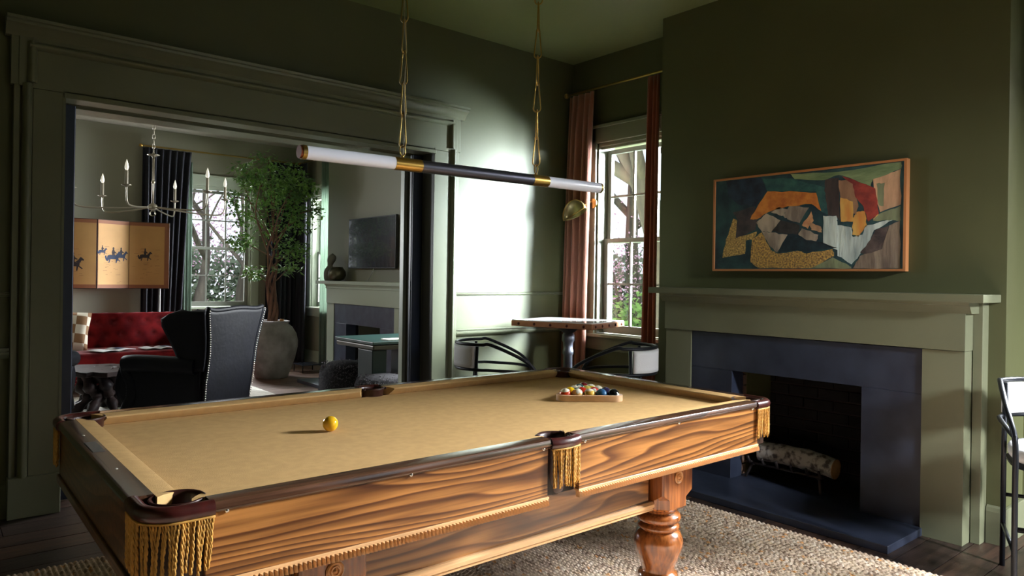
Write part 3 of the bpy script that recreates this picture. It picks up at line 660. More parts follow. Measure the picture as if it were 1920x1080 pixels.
for x in (LX0,LX1):
    for y in (LY0,LY1):
        g = T
        h = .1; 
        def octa(hh,c): return [(x-hh+c,y-hh),(x+hh-c,y-hh),(x+hh,y-hh+c),(x+hh,y+hh-c),(x+hh-c,y+hh),(x-hh+c,y+hh),(x-hh,y+hh-c),(x-hh,y-hh+c)]
        MB().prism(octa(h,.006),'z',.455,.66).build('leg_block',LEGW,T)
        bl = MB(); A = octa(h,.006); Bq = octa(.0995,.046); n = 8
        vs = [(p[0],p[1],.456) for p in A]+[(p[0],p[1],.430) for p in Bq]+[(p[0],p[1],.392) for p in Bq]+[(p[0],p[1],.380) for p in octa(.088,.042)]
        bl.add(vs,[tuple(range(7,-1,-1)),tuple(range(24,32))]+[(i+8*k,(i+1)%8+8*k,(i+1)%8+8*k+8,i+8*k+8) for k in range(3) for i in range(8)])
        bl.build('leg_chamfer',LEGW,T)
        prof = [(.055,.384),(.078,.380),(.082,.372),(.078,.364),(.070,.360),(.072,.356),(.088,.350),(.094,.338),(.090,.324),(.078,.318),(.074,.314),(.080,.309),(.088,.302),(.088,.294),(.080,.287),(.078,.283),(.090,.274),(.099,.255),(.1035,.235),(.101,.212),(.093,.185),(.081,.155),(.070,.128),(.066,.112),(.068,.106),(.080,.100),(.084,.090),(.078,.080),(.070,.076),(.072,.070),(.088,.060),(.094,.046),(.090,.030),(.076,.014),(.07,.006)]
        MB().lathe(prof,(x,y,0),32).build('turned_leg',LEGW,T,smooth=True,auto=50)
        if True:
            s = -1 if y < 2.4 else 1
            for z in (.520,.595):
                pr = [(.026,0),(.027,.004),(.023,.007),(.020,.004),(.016,.004),(.014,.008),(.011,.008),(.009,.004),(.006,.005),(.004,.009),(.001,.010)]
                MB().lathe([(r,-hh) if s < 0 else (r,hh) for r,hh in pr],(x,y+s*h,z),24,'y').build('rosette',ROS,T,smooth=True,auto=60)
# ------------------------------------------------------------ balls and rack
def ballmat(name, c, stripe=None, ax=(0,0,1)):
    m = bpy.data.materials.new(name); m.use_nodes = True; N = m.node_tree.nodes; L = m.node_tree.links; b = N['Principled BSDF']
    b.inputs['Roughness'].default_value = .12; b.inputs['Coat Weight'].default_value = .5; b.inputs['Base Color'].default_value = (*lin(c),1)
    if stripe:
        tc = N.new('ShaderNodeTexCoord'); d = N.new('ShaderNodeVectorMath'); d.operation = 'DOT_PRODUCT'; d.inputs[1].default_value = Vector(ax).normalized()
        L.new(tc.outputs['Object'],d.inputs[0]); a = N.new('ShaderNodeMath'); a.operation = 'ABSOLUTE'; L.new(d.outputs['Value'],a.inputs[0])
        g = N.new('ShaderNodeMath'); g.operation = 'GREATER_THAN'; g.inputs[1].default_value = .0185; L.new(a.outputs[0],g.inputs[0])
        mx = N.new('ShaderNodeMix'); mx.data_type = 'RGBA'; mx.inputs[6].default_value = (*lin(c),1); mx.inputs[7].default_value = (*lin((236,226,200)),1)
        L.new(g.outputs[0],mx.inputs[0]); L.new(mx.outputs[2],b.inputs['Base Color'])
    return m
BR = .0285
def pool_ball(p, c, label, group=None, stripe=None, ax=(0,0,1), spot=None):
    o = MB().ball((0,0,0),BR,24,16).build('pool_ball',ballmat('ball_'+str(len(bpy.data.materials)),c,stripe,ax),smooth=True)
    o.location = p; tag(o,label,'ball',group)
    if spot:
        d = Vector(spot).normalized(); q = d.orthogonal().normalized(); r = d.cross(q); b = MB()
        rings = [(0,0)]+[(t,k) for t in (.13,.26,.38) for k in range(16)]
        pt = lambda t,k: (d*math.cos(t)+(q*math.cos(2*PI*k/16)+r*math.sin(2*PI*k/16))*math.sin(t))*(BR+.0004)
        vs = [pt(0,0)]+[pt(t,k) for t,k in rings[1:]]
        fs = [(0,1+k,1+(k+1)%16) for k in range(16)]+[(1+16*i+k,17+16*i+k,17+16*i+(k+1)%16,1+16*i+(k+1)%16) for i in range(2) for k in range(16)]
        b.add(vs,fs).build('number_spot',mat('ball_white',(238,234,222),.15),o,smooth=True,local=True)
    return o
pool_ball((1.169,2.43,ZB+BR),(232,178,34),'single yellow ball lying alone on the open felt')
e1 = Vector((.794,-.608,0)); e2 = Vector((.608,.794,0)); rc0 = Vector((2.452,2.345,ZB))
G = 'balls racked in the wooden triangle'
rows_ = [[((214,70,30),1,'orange and cream striped ball at the left end of the front row'),((222,176,108),1,'cream and orange striped ball second from left in the front row'),((222,176,70),1,'yellow and cream striped ball in the middle of the front row'),((44,88,132),0,'solid blue ball in the front row beside the black ball'),((16,18,20),0,'black ball with white spot at the right end of the front row')],
 [((236,188,20),0,'solid yellow ball at the left end of the second row'),((190,50,30),0,'red-orange ball second from left in the second row'),((206,46,38),0,'bright red ball third from left in the second row'),((54,44,80),0,'dark purple ball at the right end of the second row')],
 [((30,66,54),1,'dark green and cream striped ball at the left of the third row'),((226,200,90),0,'pale yellow ball in the middle of the third row'),((120,52,60),1,'maroon and cream striped ball at the right of the third row')],
 [((28,72,72),0,'dark teal ball at the left of the fourth row'),((222,190,30),1,'yellow and cream ball at the right of the fourth row')],
 [((124,28,34),0,'dark red ball at the far apex of the triangle')]]
for r,row in enumerate(rows_):
    for i,(c,st,lb) in enumerate(row):
        p = rc0+e1*((i-(len(row)-1)/2)*.0575)+e2*(r*.0498)+Vector((0,0,BR))
        pool_ball(p,c,lb,G,st,(random.uniform(-.45,.45),random.uniform(-.45,.45),1),(.2,-1,-.05) if c == (16,18,20) else ((-.5,-.6,.6) if (r*3+i)%4 == 1 else None))
RK = thing('ball_rack','pale wooden triangle rack full of pool balls','rack',tuple(rc0+e2*.1))
ctr = rc0+e2*(.0498*4/3)
def tri(r): return [ctr+(-e2*math.cos(a)+e1*math.sin(a))*r for a in (PI/3,PI,-PI/3)]
def rtri(off):   # rounded triangle outline
    out = []; V = tri(.0575*4/math.sqrt(3)); 
    for i in range(3):
        base = {0:PI/3,1:PI,2:-PI/3}[i]
        for k in range(7):
            a = base+(k/6-.5)*(2*PI/3)*-1
            out.append(V[i]+(-e2*math.cos(a)+e1*math.sin(a))*off)
    return out
o_,i_ = rtri(BR+.0155),rtri(BR+.002); n = len(o_)
ang = lambda p: math.atan2(p.y-ctr.y,p.x-ctr.x)
o_.sort(key=ang); i_.sort(key=ang)
b = MB(); z0,z1 = ZB+.0005,ZB+.030
for L0 in (o_,i_):
    for z in (z0,z1): b.v += [(p.x,p.y,z) for p in L0]
for k in range(n):
    j = (k+1)%n; b.f += [(k,j,n+j,n+k),(2*n+j,2*n+k,3*n+k,3*n+j),(n+k,n+j,3*n+j,3*n+k),(j,k,2*n+k,2*n+j)]
b.build('frame',mat('pale_rack_wood',(216,178,142),.4,coat=.3,var=.08,vscale=20),RK,bevel=.0015,segs=1)
# ------------------------------------------------------------ pendant light over the table
PL = thing('pendant_light','long horizontal tube pendant hung on two brass chains over the pool table','pendant light',(1.80,2.42,1.78))
OPAL = mat('opal_glass',(206,208,220),.2,coat=.6,emit=.10)
zt = lambda x: 1.771+(x-1.03)*.0103
def cyl(a, b, r, nm, m, n=28): return MB().tube([(a,2.42,zt(a)),(b,2.42,zt(b))],r,n).build(nm,m,PL,smooth=True,auto=40,bevel=0)
GUN = mat('gunmetal_tube',(74,74,86),.3,.85)
cyl(1.047,1.413,.0250,'glass_tube',OPAL); cyl(1.535,2.13,.0250,'metal_tube',GUN); cyl(2.225,2.575,.0250,'glass_tube',OPAL)
for a,b,nm in ((1.413,1.535,'brass_collar'),(2.13,2.225,'brass_collar')):
    cyl(a,b,.0262,nm,BRASS)
cyl(1.036,1.052,.0262,'end_cap',BRASSDK); cyl(1.028,1.037,.0235,'end_cap',mat('copper_cap',(120,62,40),.35,.8)); cyl(2.572,2.585,.0262,'end_cap',BRASSDK)
def link_path(L, wt, wb):
    pts = []
    for i in range(9): a = PI*i/8; pts.append((wt*math.cos(a),L-wt+wt*math.sin(a)))
    for i in range(9): a = PI+PI*i/8; pts.append((wb*math.cos(a),wb+wb*math.sin(a)))
    return pts
for x in (1.452,2.157):
    z = zt(x)+.026
    MB().lathe([(.006,0),(.006,.008),(.004,.010)],(x,2.42,z-.002),10).build('loop_post',BRASS,PL,smooth=True)
    q = [(x+.019*math.cos(2*PI*i/20)*.9,2.42+.019*math.cos(2*PI*i/20)*.4,z+.027+.021*math.sin(2*PI*i/20)) for i in range(20)]
    MB().tube(q,.0028,8,closed=True).build('ring',BRASSDK,PL,smooth=True)
    z += .044; k = 0; rng = random.Random(int(x*10))
    while z < CZ-.10:
        L = .134; w_ = link_path(L,.0065,.017) if True else None
        a = (.35 if k%2 else -1.15)+rng.uniform(-.15,.15)+(.0 if x < 2 else .2)
        q = [(x+u*math.cos(a),2.42+u*math.sin(a),z-.004+v) for u,v in w_]
        MB().tube(q,.0032,6,closed=True).build('chain_link',BRASSDK if x < 2 else BRASS,PL,smooth=True); z += L-.011; k += 1
    if x < 2:
        MB().tube(smoothpath([(x,2.42,zt(x)+.026)]+[(x+.006*math.sin(i*1.9),2.42-.008+.006*math.cos(i*1.3),1.82+i*.1) for i in range(15)]+[(x,2.42,CZ-.02)],4),.0022,6).build('cable',mat('woven_cable',(120,112,90),.6),PL,smooth=True)
    MB().lathe([(.055,0),(.055,-.012),(.045,-.02),(.01,-.026),(.006,-.05)][::-1],(x,2.42,CZ),20).build('ceiling_rose',BRASS,PL,smooth=True,auto=40)
    MB().tube([(x,2.42,z-.01),(x,2.42,CZ-.02)],.003,6).build('hook',BRASS,PL,smooth=True)
# ------------------------------------------------------------ painting
PT = thing('painting','abstract oil painting of ochre, teal, grey and red shapes in thin wood frame','painting',(4.24,2.262,1.41))
py0,py1,pz0,pz1 = 1.637,2.887,1.412,2.036
FRW = mat('frame_wood',(190,126,78),.4,coat=.2)
for a,b in (((4.236,py0-.006,pz0-.006),(4.279,py0+.010,pz1+.006)),((4.236,py1-.010,pz0-.006),(4.279,py1+.006,pz1+.006)),((4.236,py0+.01,pz0-.006),(4.279,py1-.01,pz0+.008)),((4.236,py0+.01,pz1-.008),(4.279,py1-.01,pz1+.006))):
    MB().box(a,b).build('frame',FRW,PT,bevel=.0015)
def paint(n,c,c2,st=(1,1,1),b=.8,vs=14,con=(.35,.65)):
    c,c2 = (tuple(min(235,x*1.25+6) for x in q) for q in (c,c2))
    return mat('paint_'+n,c,.55,c2=c2,vscale=vs,vstretch=st,bump=b,bscale=70,contrast=con)
MB().box((4.244,py0+.008,pz0+.006),(4.270,py1-.008,pz1-.006)).build('canvas',paint('sea',(36,66,68),(18,34,46),vs=7),PT)
PC = {'navy':paint('navy',(30,44,62),(20,24,40)),'teal':paint('teal',(46,84,80),(32,62,66)),'green':paint('green',(112,128,92),(78,96,66),(1,.3,1)),'orange':paint('orange',(176,112,50),(148,78,36)),
'slate':paint('slate',(64,56,58),(38,34,42)),'gold':paint('gold',(184,152,86),(104,78,46),(1,3,3),2,30),'gold2':paint('gold2',(190,146,74),(98,70,46),(1,3,3),2,30),'deep':paint('deep',(24,42,52),(16,26,36)),
'grey':paint('grey',(150,138,124),(96,86,80),(1,1,.3)),'char':paint('char',(50,48,50),(32,30,34)),'peach':paint('peach',(196,146,108),(150,96,66)),'tan':paint('tan',(168,134,104),(120,90,70)),
'column':paint('column',(62,50,48),(34,30,34),(1,1,.2)),'brown':paint('brown',(136,104,80),(104,74,56),(1,1,.3)),'red':paint('red',(140,54,44),(98,34,34)),'ochre':paint('ochre',(206,152,82),(170,112,52),(1,1,.3)),
'pink':paint('pink',(180,144,114),(140,108,86),(1,1,.25)),'sage':paint('sage',(116,124,94),(88,92,72),(1,1,.3)),'pale':paint('pale',(172,184,180),(112,124,126),(1,1,.2)),'leaf':paint('leaf',(76,64,60),(48,40,42)),'dusk':paint('dusk',(126,112,96),(84,70,62),(1,1,.25))}
patches = [
('navy',[(2.798,2.026),(2.530,2.020),(2.490,1.927),(2.570,1.836),(2.685,1.852),(2.777,1.915)]),
('teal',[(2.521,2.015),(2.315,1.995),(2.106,1.920),(2.098,1.846),(2.081,1.751),(2.126,1.776),(2.158,1.899),(2.486,1.930)]),
('green',[(2.331,2.026),(2.027,2.006),(1.664,2.024),(1.664,1.987),(1.818,1.942),(1.831,1.898),(1.934,1.953),(2.020,1.987),(2.114,1.964),(2.299,1.989)]),
('orange',[(2.486,1.927),(2.282,1.909),(2.158,1.891),(2.123,1.776),(2.187,1.824),(2.344,1.820),(2.458,1.797),(2.560,1.749),(2.608,1.751),(2.552,1.842)]),
('slate',[(2.739,1.807),(2.578,1.836),(2.551,1.772),(2.567,1.679),(2.717,1.629),(2.701,1.749)]),
('gold',[(2.738,1.763),(2.706,1.749),(2.717,1.629),(2.558,1.670),(2.575,1.616),(2.640,1.610),(2.643,1.523),(2.817,1.498),(2.791,1.623)]),
('gold2',[(2.592,1.617),(2.524,1.661),(2.454,1.543),(2.404,1.519),(2.276,1.535),(2.213,1.516),(2.049,1.541),(2.041,1.498),(2.181,1.427),(2.537,1.425),(2.603,1.467)]),
('deep',[(2.341,1.639),(2.214,1.597),(2.116,1.586),(2.020,1.548),(2.213,1.527),(2.284,1.539),(2.404,1.519)]),
('grey',[(2.568,1.726),(2.492,1.784),(2.391,1.732),(2.456,1.658),(2.524,1.669)]),('grey',[(2.375,1.761),(2.328,1.826),(2.202,1.803),(2.263,1.710),(2.343,1.737)]),
('grey',[(2.524,1.669),(2.456,1.658),(2.341,1.639),(2.412,1.527),(2.472,1.582)]),('grey',[(2.269,1.636),(2.247,1.676),(2.139,1.631),(2.153,1.591),(2.214,1.601)]),
('char',[(2.456,1.666),(2.391,1.735),(2.263,1.695),(2.269,1.640),(2.341,1.645)]),('peach',[(2.247,1.694),(2.187,1.780),(2.171,1.720),(2.208,1.670)]),('tan',[(2.193,1.707),(2.125,1.681),(2.117,1.645),(2.185,1.662)]),
('grey',[(2.46,1.79),(2.40,1.82),(2.34,1.80),(2.38,1.76)]),
('column',[(2.100,1.970),(2.019,1.969),(2.008,1.711),(2.030,1.741),(2.081,1.744),(2.106,1.905)]),('brown',[(2.019,1.955),(1.934,1.946),(1.90,1.80),(1.911,1.740),(1.946,1.76),(2.003,1.80)]),
('red',[(2.020,1.987),(1.934,1.953),(1.804,1.886),(1.782,1.740),(1.842,1.696),(1.870,1.787),(1.919,1.847),(1.934,1.925)]),
('ochre',[(2.007,1.850),(1.932,1.820),(1.931,1.700),(2.001,1.704)]),('ochre',[(1.911,1.755),(1.863,1.759),(1.848,1.675),(1.895,1.611),(1.933,1.623),(1.931,1.721)]),
('pink',[(1.818,1.942),(1.733,1.968),(1.667,1.984),(1.664,1.783),(1.776,1.747),(1.804,1.838)]),('sage',[(1.798,1.913),(1.752,1.915),(1.757,1.780),(1.783,1.788)]),
('pale',[(2.111,1.746),(2.030,1.741),(2.023,1.705),(2.020,1.534),(2.108,1.579)]),
('pale',[(2.026,1.684),(1.937,1.665),(1.929,1.609),(1.874,1.621),(1.855,1.675),(1.698,1.701),(1.807,1.646),(1.827,1.591),(1.893,1.496),(1.934,1.447),(2.019,1.498)]),
('leaf',[(1.723,1.669),(1.741,1.616),(1.760,1.535),(1.839,1.502),(1.886,1.517),(1.827,1.591),(1.801,1.645)]),('sage',[(1.776,1.740),(1.664,1.776),(1.663,1.693),(1.723,1.696),(1.815,1.701)]),
('dusk',[(1.723,1.669),(1.666,1.693),(1.662,1.424),(1.926,1.424),(1.886,1.496),(1.760,1.535)]),('sage',[(2.181,1.427),(2.048,1.491),(1.941,1.433),(1.933,1.424)]),('ochre',[(1.815,1.708),(1.789,1.737),(1.743,1.714)])]
for i,(k,pl) in enumerate(patches):
    rng = random.Random(i); q = []
    for a,c in zip(pl,pl[1:]+pl[:1]):
        for j in range(4):
            t = j/4; jj = .004 if j else 0; q.append((a[0]+(c[0]-a[0])*t+rng.uniform(-jj,jj),a[1]+(c[1]-a[1])*t+rng.uniform(-jj,jj)))
    MB().prism(q,'x',4.2445-.0004*(i%4)-.0006,4.2455).build('paint_patch',PC['gold' if k == 'gold' else 'gold2' if k == 'gold2' else k],PT)
# ------------------------------------------------------------ firewood on its grate
GR = thing('fire_grate','black iron grate standing in the main fireplace','fire grate',(4.35,2.33,.04))
IRON = mat('cast_iron',(74,66,66),.5,.7)
for x in (4.26,4.50):
    MB().tube([(x,2.62,.135),(x,2.1,.135)],.008,8).build('rail_bar',IRON,GR,smooth=True)
for y in (2.58,2.48,2.38,2.28,2.18,2.10):
    MB().tube(smoothpath([(4.21,y,.185),(4.235,y,.148),(4.27,y,.142),(4.50,y,.142),(4.53,y,.18)],5),.0085,8).build('grate_bar',IRON,GR,smooth=True)
for y,dy in ((2.55,.05),(2.14,-.05)):
    for x,dx in ((4.27,-.05),(4.49,.03)):
        MB().tube([(x,y,.135),(x+dx*.3,y+dy*.5,.12),(x+dx,y+dy,.045)],.0085,8).build('leg',IRON,GR,smooth=True)
def log(name, a, b, r, label, seed, m):
    rng = random.Random(seed); a = Vector(a); b = Vector(b); t = (b-a).normalized(); u = t.orthogonal().normalized(); v = t.cross(u); M = MB(); n = 20; k = 26
    O = thing(name,label,'firewood',tuple((a+b)/2-Vector((0,0,r))))
    for i in range(k+1):
        s = i/k; c = a.lerp(b,s)+u*.010*math.sin(s*5+seed)
        for j in range(n):
            an = 2*PI*j/n; rr = r*(1+.10*mnoise.noise(Vector((s*4,math.cos(an)*1.2,math.sin(an)*1.2+seed)))+.05*mnoise.noise(Vector((s*14,math.cos(an)*4,math.sin(an)*4))))
            d = math.cos(an-1.9); rr += .026*math.exp(-((s-.72)/.06)**2)*max(0,d)**4
            M.v.append(tuple(c+u*math.cos(an)*rr+v*math.sin(an)*rr))
    for i in range(k):
        for j in range(n): M.f.append((i*n+j,i*n+(j+1)%n,(i+1)*n+(j+1)%n,(i+1)*n+j))
    ring0 = [M.v[j] for j in range(n)]; ring1 = [M.v[k*n+j] for j in range(n)]
    M.build('bark',m,O,smooth=True)
    for rg,s in ((ring0,-1),(ring1,1)):
        c = sum((Vector(p) for p in rg),Vector())/n
        MB().add([tuple(c+t*s*.004)]+[tuple(Vector(p)*.985+c*.015+t*s*.003) for p in rg]+rg,[((0,1+j,1+(j+1)%n) if s > 0 else (0,1+(j+1)%n,1+j)) for j in range(n)]+[(1+j,1+n+j,1+n+(j+1)%n,1+(j+1)%n) for j in range(n)]).build('cut_end',mat('cut_wood',(176,128,84),.8,var=.15,vscale=30),O)
    return O
BIRCH = mat('birch_bark',(176,168,160),.85,c2=(84,76,72),vscale=26,vstretch=(1,1,1),bump=.8,bscale=60,contrast=(.36,.52))
log('birch_log',(4.30,2.53,.222),(4.30,2.035,.205),.062,'pale birch log lying on the fire grate',2,BIRCH)
log('charred_log',(4.42,2.60,.21),(4.46,2.30,.20),.048,'dark charred log behind the birch log',5,mat('charred_bark',(58,42,36),.95,c2=(28,22,20),vscale=20,bump=.7))
# ------------------------------------------------------------ counter stools
def stool(loc, rz, label):
    s = thing('bar_stool',label,'stool',loc,rz,'black tube frame stools with white boucle')
    R = .245; zt_,zm_,zs = .885,.715,.60; fx = .225
    # local +x is the front; arms sweep down to the front legs
    arc_ = [(-.10+R*.95*math.cos(a)*1.0,R*math.sin(a)) for a in [PI/2+PI*i/14 for i in range(15)]]
    top = [(fx+.010,R-.02,0),(fx,R-.02,.45),(fx-.006,R-.02,.66),(fx-.05,R-.008,.745),(fx-.15,R,.81)]+[(x,y,zt_-.03*max(0,(x+.1)/.2)-.012*(1-abs(i-7)/7)*0) for i,(x,y) in enumerate(arc_)]
    top += [(p[0],-p[1],p[2]) for p in top[4::-1]]
    MB().tube(smoothpath(top,5),.0115,10).build('frame_rail',BLACK,s,smooth=True,local=True)
    mid = [(fx-.002,R-.02,zm_-.03),(fx-.12,R-.005,zm_-.012)]+[(x,y,zm_) for x,y in arc_]; mid += [(p[0],-p[1],p[2]) for p in mid[1::-1]]
    MB().tube(smoothpath(mid,5),.0105,10).build('arm_rail',BLACK,s,smooth=True,local=True)
    for sy in (-1,1):
        MB().tube([(-.205,sy*.215,0),(-.20,sy*.215,.6),(-.19,sy*.212,.872)],.0115,10).build('rear_leg',BLACK,s,smooth=True,local=True)
        MB().tube([(fx-.002,sy*(R-.02),.20),(-.205,sy*.215,.20)],.009,8).build('stretcher',BLACK,s,smooth=True,local=True)
    MB().tube([(fx,-R+.02,.30),(fx,R-.02,.30)],.0115,8).build('footrest',BLACK,s,smooth=True,local=True)
    MB().tube([(-.205,-.215,.34),(-.205,.215,.34)],.009,8).build('stretcher',BLACK,s,smooth=True,local=True)
    # seat frame and cushion (rounded rectangle pad)
    def pad(z0,z1,sc,puff):
        b = MB(); n = 40; lv = [(0,.93),(.2,1),(.6,1),(.85,.96),(.95,.86),(1,.6),(1,.25)]
        for t,f in lv:
            for k in range(n):
                a = 2*PI*k/n; c,q = math.cos(a),math.sin(a); e = .62
                x = math.copysign(abs(c)**e,c)*.225*sc*f-.005; y = math.copysign(abs(q)**e,q)*.228*sc*f
                b.v.append((x,y,z0+(z1-z0)*t+puff*(1-f)))
        for i in range(len(lv)-1):
            for k in range(n): b.f.append((i*n+k,i*n+(k+1)%n,(i+1)*n+(k+1)%n,(i+1)*n+k))
        b.f.append(tuple(range(n-1,-1,-1))); b.f.append(tuple((len(lv)-1)*n+k for k in range(n))); return b
    pad(.535,.560,.98,0).build('seat_frame',BLACK,s,smooth=True,auto=40,local=True)
    pad(.560,.625,.96,.012).build('seat_cushion',WHITEF,s,smooth=True,auto=80,local=True)
    def bk(u,v):
        a = PI*.66+PI*.68*u; r = 1; return (-.10+(R-.004)*.95*math.cos(a), (R-.004)*math.sin(a), zm_+.012+(zt_-zm_-.026)*v)
    MB().grid(bk,20,6).build('backrest',WHITEF,s,smooth=True,solid=.036,local=True,bevel=0)
    return s
stool((3.866,.803,0),math.radians(-158),'white boucle stool with black tube frame at the right edge, beside the fireplace')
stool((3.16,3.86,0),math.radians(-36),'white boucle stool standing against the bright panelled wall, left of the high table')
stool((3.63,3.31,0),math.radians(122),'white boucle stool in front of the alcove window, its back towards the fireplace')
# ------------------------------------------------------------ high table
HT = thing('high_table','square marble-topped high table with riveted copper edge by the alcove window','table',(4.045,4.115,0),math.radians(17.5))
COP = mat('copper_edge',(176,120,88),.35,.6,var=.15,vscale=12)
MB().box((-.30,-.36,.955),(.30,.36,.998)).build('table_edge',COP,HT,bevel=.004,local=True)
MB().box((-.295,-.355,.9975),(.295,.355,1.004)).build('table_top',mat('white_marble',(226,222,220),.15,coat=.4,var=.04,vscale=5),HT,bevel=.002,local=True)
RV = mat('rivet',(84,42,34),.35,.8)
for i in range(5):
    for s in (-1,1): MB().ball((s*.300,-.29+i*.145,.976),(.008,.012,.012),10,6).build('rivet',RV,HT,smooth=True,local=True)
for i in range(5):
    for s in (-1,1): MB().ball((-.24+i*.12,s*.36,.976),(.012,.008,.012),10,6).build('rivet',RV,HT,smooth=True,local=True)
MB().lathe([(.20,0),(.20,.015),(.17,.03),(.07,.06),(.045,.09),(.036,.12),(.036,.72),(.044,.73),(.044,.76),(.038,.77),(.040,.82),(.052,.84),(.050,.88),(.040,.90),(.10,.945),(.12,.955)],(0,0,0),24).build('pedestal',mat('galvanised_iron',(104,104,112),.45,.8,var=.15,vscale=20),HT,smooth=True,auto=45,local=True)
# ------------------------------------------------------------ wall sconce by the alcove window
SC = thing('wall_sconce','small brass half-dome wall sconce in front of the rose curtain','wall lamp',(4.56,4.36,1.95))
MB().lathe([(.045,0),(.045,-.012),(.03,-.02),(.012,-.024)],(4.572,4.36,2.01),20,'x').build('backplate',BRASSDK,SC,smooth=True,auto=40)
MB().tube(smoothpath([(4.56,4.36,2.01),(4.50,4.355,2.02),(4.44,4.33,1.99),(4.42,4.31,1.955)],5),.006,8).build('arm',BRASS,SC,smooth=True)
b = MB(); cc = Vector((4.36,4.39,1.90)); ax = Vector((0,.93,-.37)).normalized(); side_ = Vector((1,0,0)); up_ = ax.cross(side_); up_ = -up_ if up_.z < 0 else up_
def dome(u,v):
    a = PI*u; r = .135; ph = (v-.0)*PI/2
    return cc+ax*(r*math.cos(a)*math.cos(ph*.98))+up_*(.125*math.sin(a)*math.cos(ph*.98))+side_*(.09*math.sin(ph))
MB().grid(dome,20,8).build('shade',mat('sconce_brass',(140,128,88),.35,.7),SC,smooth=True,solid=.004)
MB().tube([dome(i/20,0) for i in range(21)],.004,6).build('shade_rim',BRASS,SC,smooth=True)
MB().tube([dome(0,0),dome(1,0)],.0045,6).build('shade_edge',BRASS,SC,smooth=True)
# ------------------------------------------------------------ wing chairs
def sweep_outline(prof_fn, nu, nv): return MB().grid(prof_fn,nu,nv)
def wing_chair(loc, rz, label):
    c = thing('wing_chair',label,'armchair',loc,rz,'navy leather wing chairs with nailhead trim')
    # local +x is the front. back shell: outline half width by height
    W = [(.20,.30),(.32,.315),(.46,.325),(.58,.318),(.70,.318),(.82,.335),(.92,.36),(1.02,.385),(1.08,.37)]
    def hw(z):
        for (z0,a),(z1,b) in zip(W,W[1:]):
            if z <= z1: return a+(b-a)*max(0,(z-z0)/(z1-z0))
        return W[-1][1]
    def topz(y): t = abs(y)/.37; return 1.045-.035*math.cos(t*PI*1.3)*0+.010*math.cos(y/.37*PI)+.022*(t**5)
    def back(u,v):
        y0 = (u-.5)*2; zt_ = topz(y0*.37); z = .18+(zt_-.18)*v; y = y0*hw(z)
        x = -.36-.10*(max(0,z-.2)/.9)**1.1+.045*abs(y0)**2.2*0+.02*math.cos(y0*PI/2)*-1
        return (x,y,z)
    MB().grid(back,20,24).build('outer_back',NAVYL,c,smooth=True,solid=.03,local=True)
    def inner(u,v):
        y0 = (u-.5)*2; zt_ = topz(y0*.36)-.01; z = .42+(zt_-.42)*v; y = y0*(hw(z)-.02)
        return (-.30-.09*((z-.2)/.9)+.05*math.sin(v*PI)+.03*math.cos(y0*PI/2),y,z)
    MB().grid(inner,16,16).build('inner_back',NAVYL,c,smooth=True,solid=.07,local=True)
    for s in (-1,1):
        wv = [(.60,.17),(.70,.20),(.82,.25),(.92,.29),(.98,.29),(1.02,.22),(1.045,.12)]
        def wing(u,v,s=s):
            z = .56+(1.04-.56)*v; d = np.interp(z,[p[0] for p in wv],[p[1] for p in wv])
            x = -.365-.10*(max(0,z-.2)/.9)**1.1+d*u*1.25; y = s*(hw(z)+.012-.0*u+.02*math.sin(u*PI)+.03*u*v)
            return (x,y,z)
        MB().grid(wing,10,16).build('wing',NAVYL,c,smooth=True,solid=.06,local=True)
        def sidep(u,v,s=s):
            z = .17+(.60-.17)*v; fl = .34+.05*math.sin(v*PI*.9+.3) - (.06 if v < .5 else 0)*(1-2*v if v<.5 else 0)
            return (-.37+(fl+.37)*u,s*(hw(z)+.035*u+.005),z)
        MB().grid(sidep,14,12).build('side_panel',NAVYL,c,smooth=True,solid=.035,local=True)
        # scrolled arm
        P = [(-.34,s*.345,.60),(-.15,s*.365,.605),(.06,s*.385,.61),(.20,s*.395,.61),(.27,s*.395,.60)]
        b = MB().tube(smoothpath(P,4),.068,14); b.build('arm',NAVYL,c,smooth=True,local=True,auto=60)
        scr = [(.385,s*.395,.60)]
        fr = [(.28,s*.33,.645),(.30,s*.33,.55),(.25,s*.33,.45),(.24,s*.33,.34),(.29,s*.33,.24),(.30,s*.33,.17)]
        b = MB().tube(smoothpath([(p[0],p[1]+s*.03,p[2]) for p in fr],5),[.045]*26,10); b.build('arm_front',NAVYL,c,smooth=True,local=True)
        nl = MB()
        for k in range(46):      # nailheads down the back edge
            z = .19+(1.04-.19)*k/45; nl.ball((-.375-.10*(max(0,z-.2)/.9)**1.1-.012,s*(hw(z)-.004),z),.0065,6,4)
        for k in range(24): nl.ball((-.36+.70*k/23,s*(.335+.035*k/23+.022),.195),.006,6,4)
        for p in smoothpath(fr,5)[2:]: nl.ball((p[0]+.04,p[1]+s*.045,p[2]),.006,6,4)
        nl.build('nailhead_trim',NAIL,c,smooth=True,local=True,kind='stuff')
        for x in (-.33,.30):
            MB().tube([(x,s*.29,.20),(x+(-.03 if x<0 else .01),s*.295,.0)],[.032,.02],8).build('leg',mat('ebonised_wood',(28,22,20),.35),c,smooth=True,local=True)
    MB().box((-.36,-.32,.17),(.34,.32,.36)).build('seat_base',NAVYL,c,bevel=.03,local=True)
    MB().box((-.30,-.31,.36),(.36,.31,.49)).build('seat_cushion',NAVYL,c,bevel=.045,segs=4,local=True)
    b = MB(); 
    b.tube(smoothpath([(back(i/10,1)[0],back(i/10,1)[1],back(i/10,1)[2]) for i in range(11)],3),.02,8).build('top_piping',NAVYL,c,smooth=True,local=True)
    return c
wing_chair((1.76,6.38,0),math.radians(90+37),'navy leather wing chair with nailheads, seen from behind through the opening')
wing_chair((.52,6.95,0),math.radians(60),'second navy leather armchair, mostly hidden behind the left door jamb')
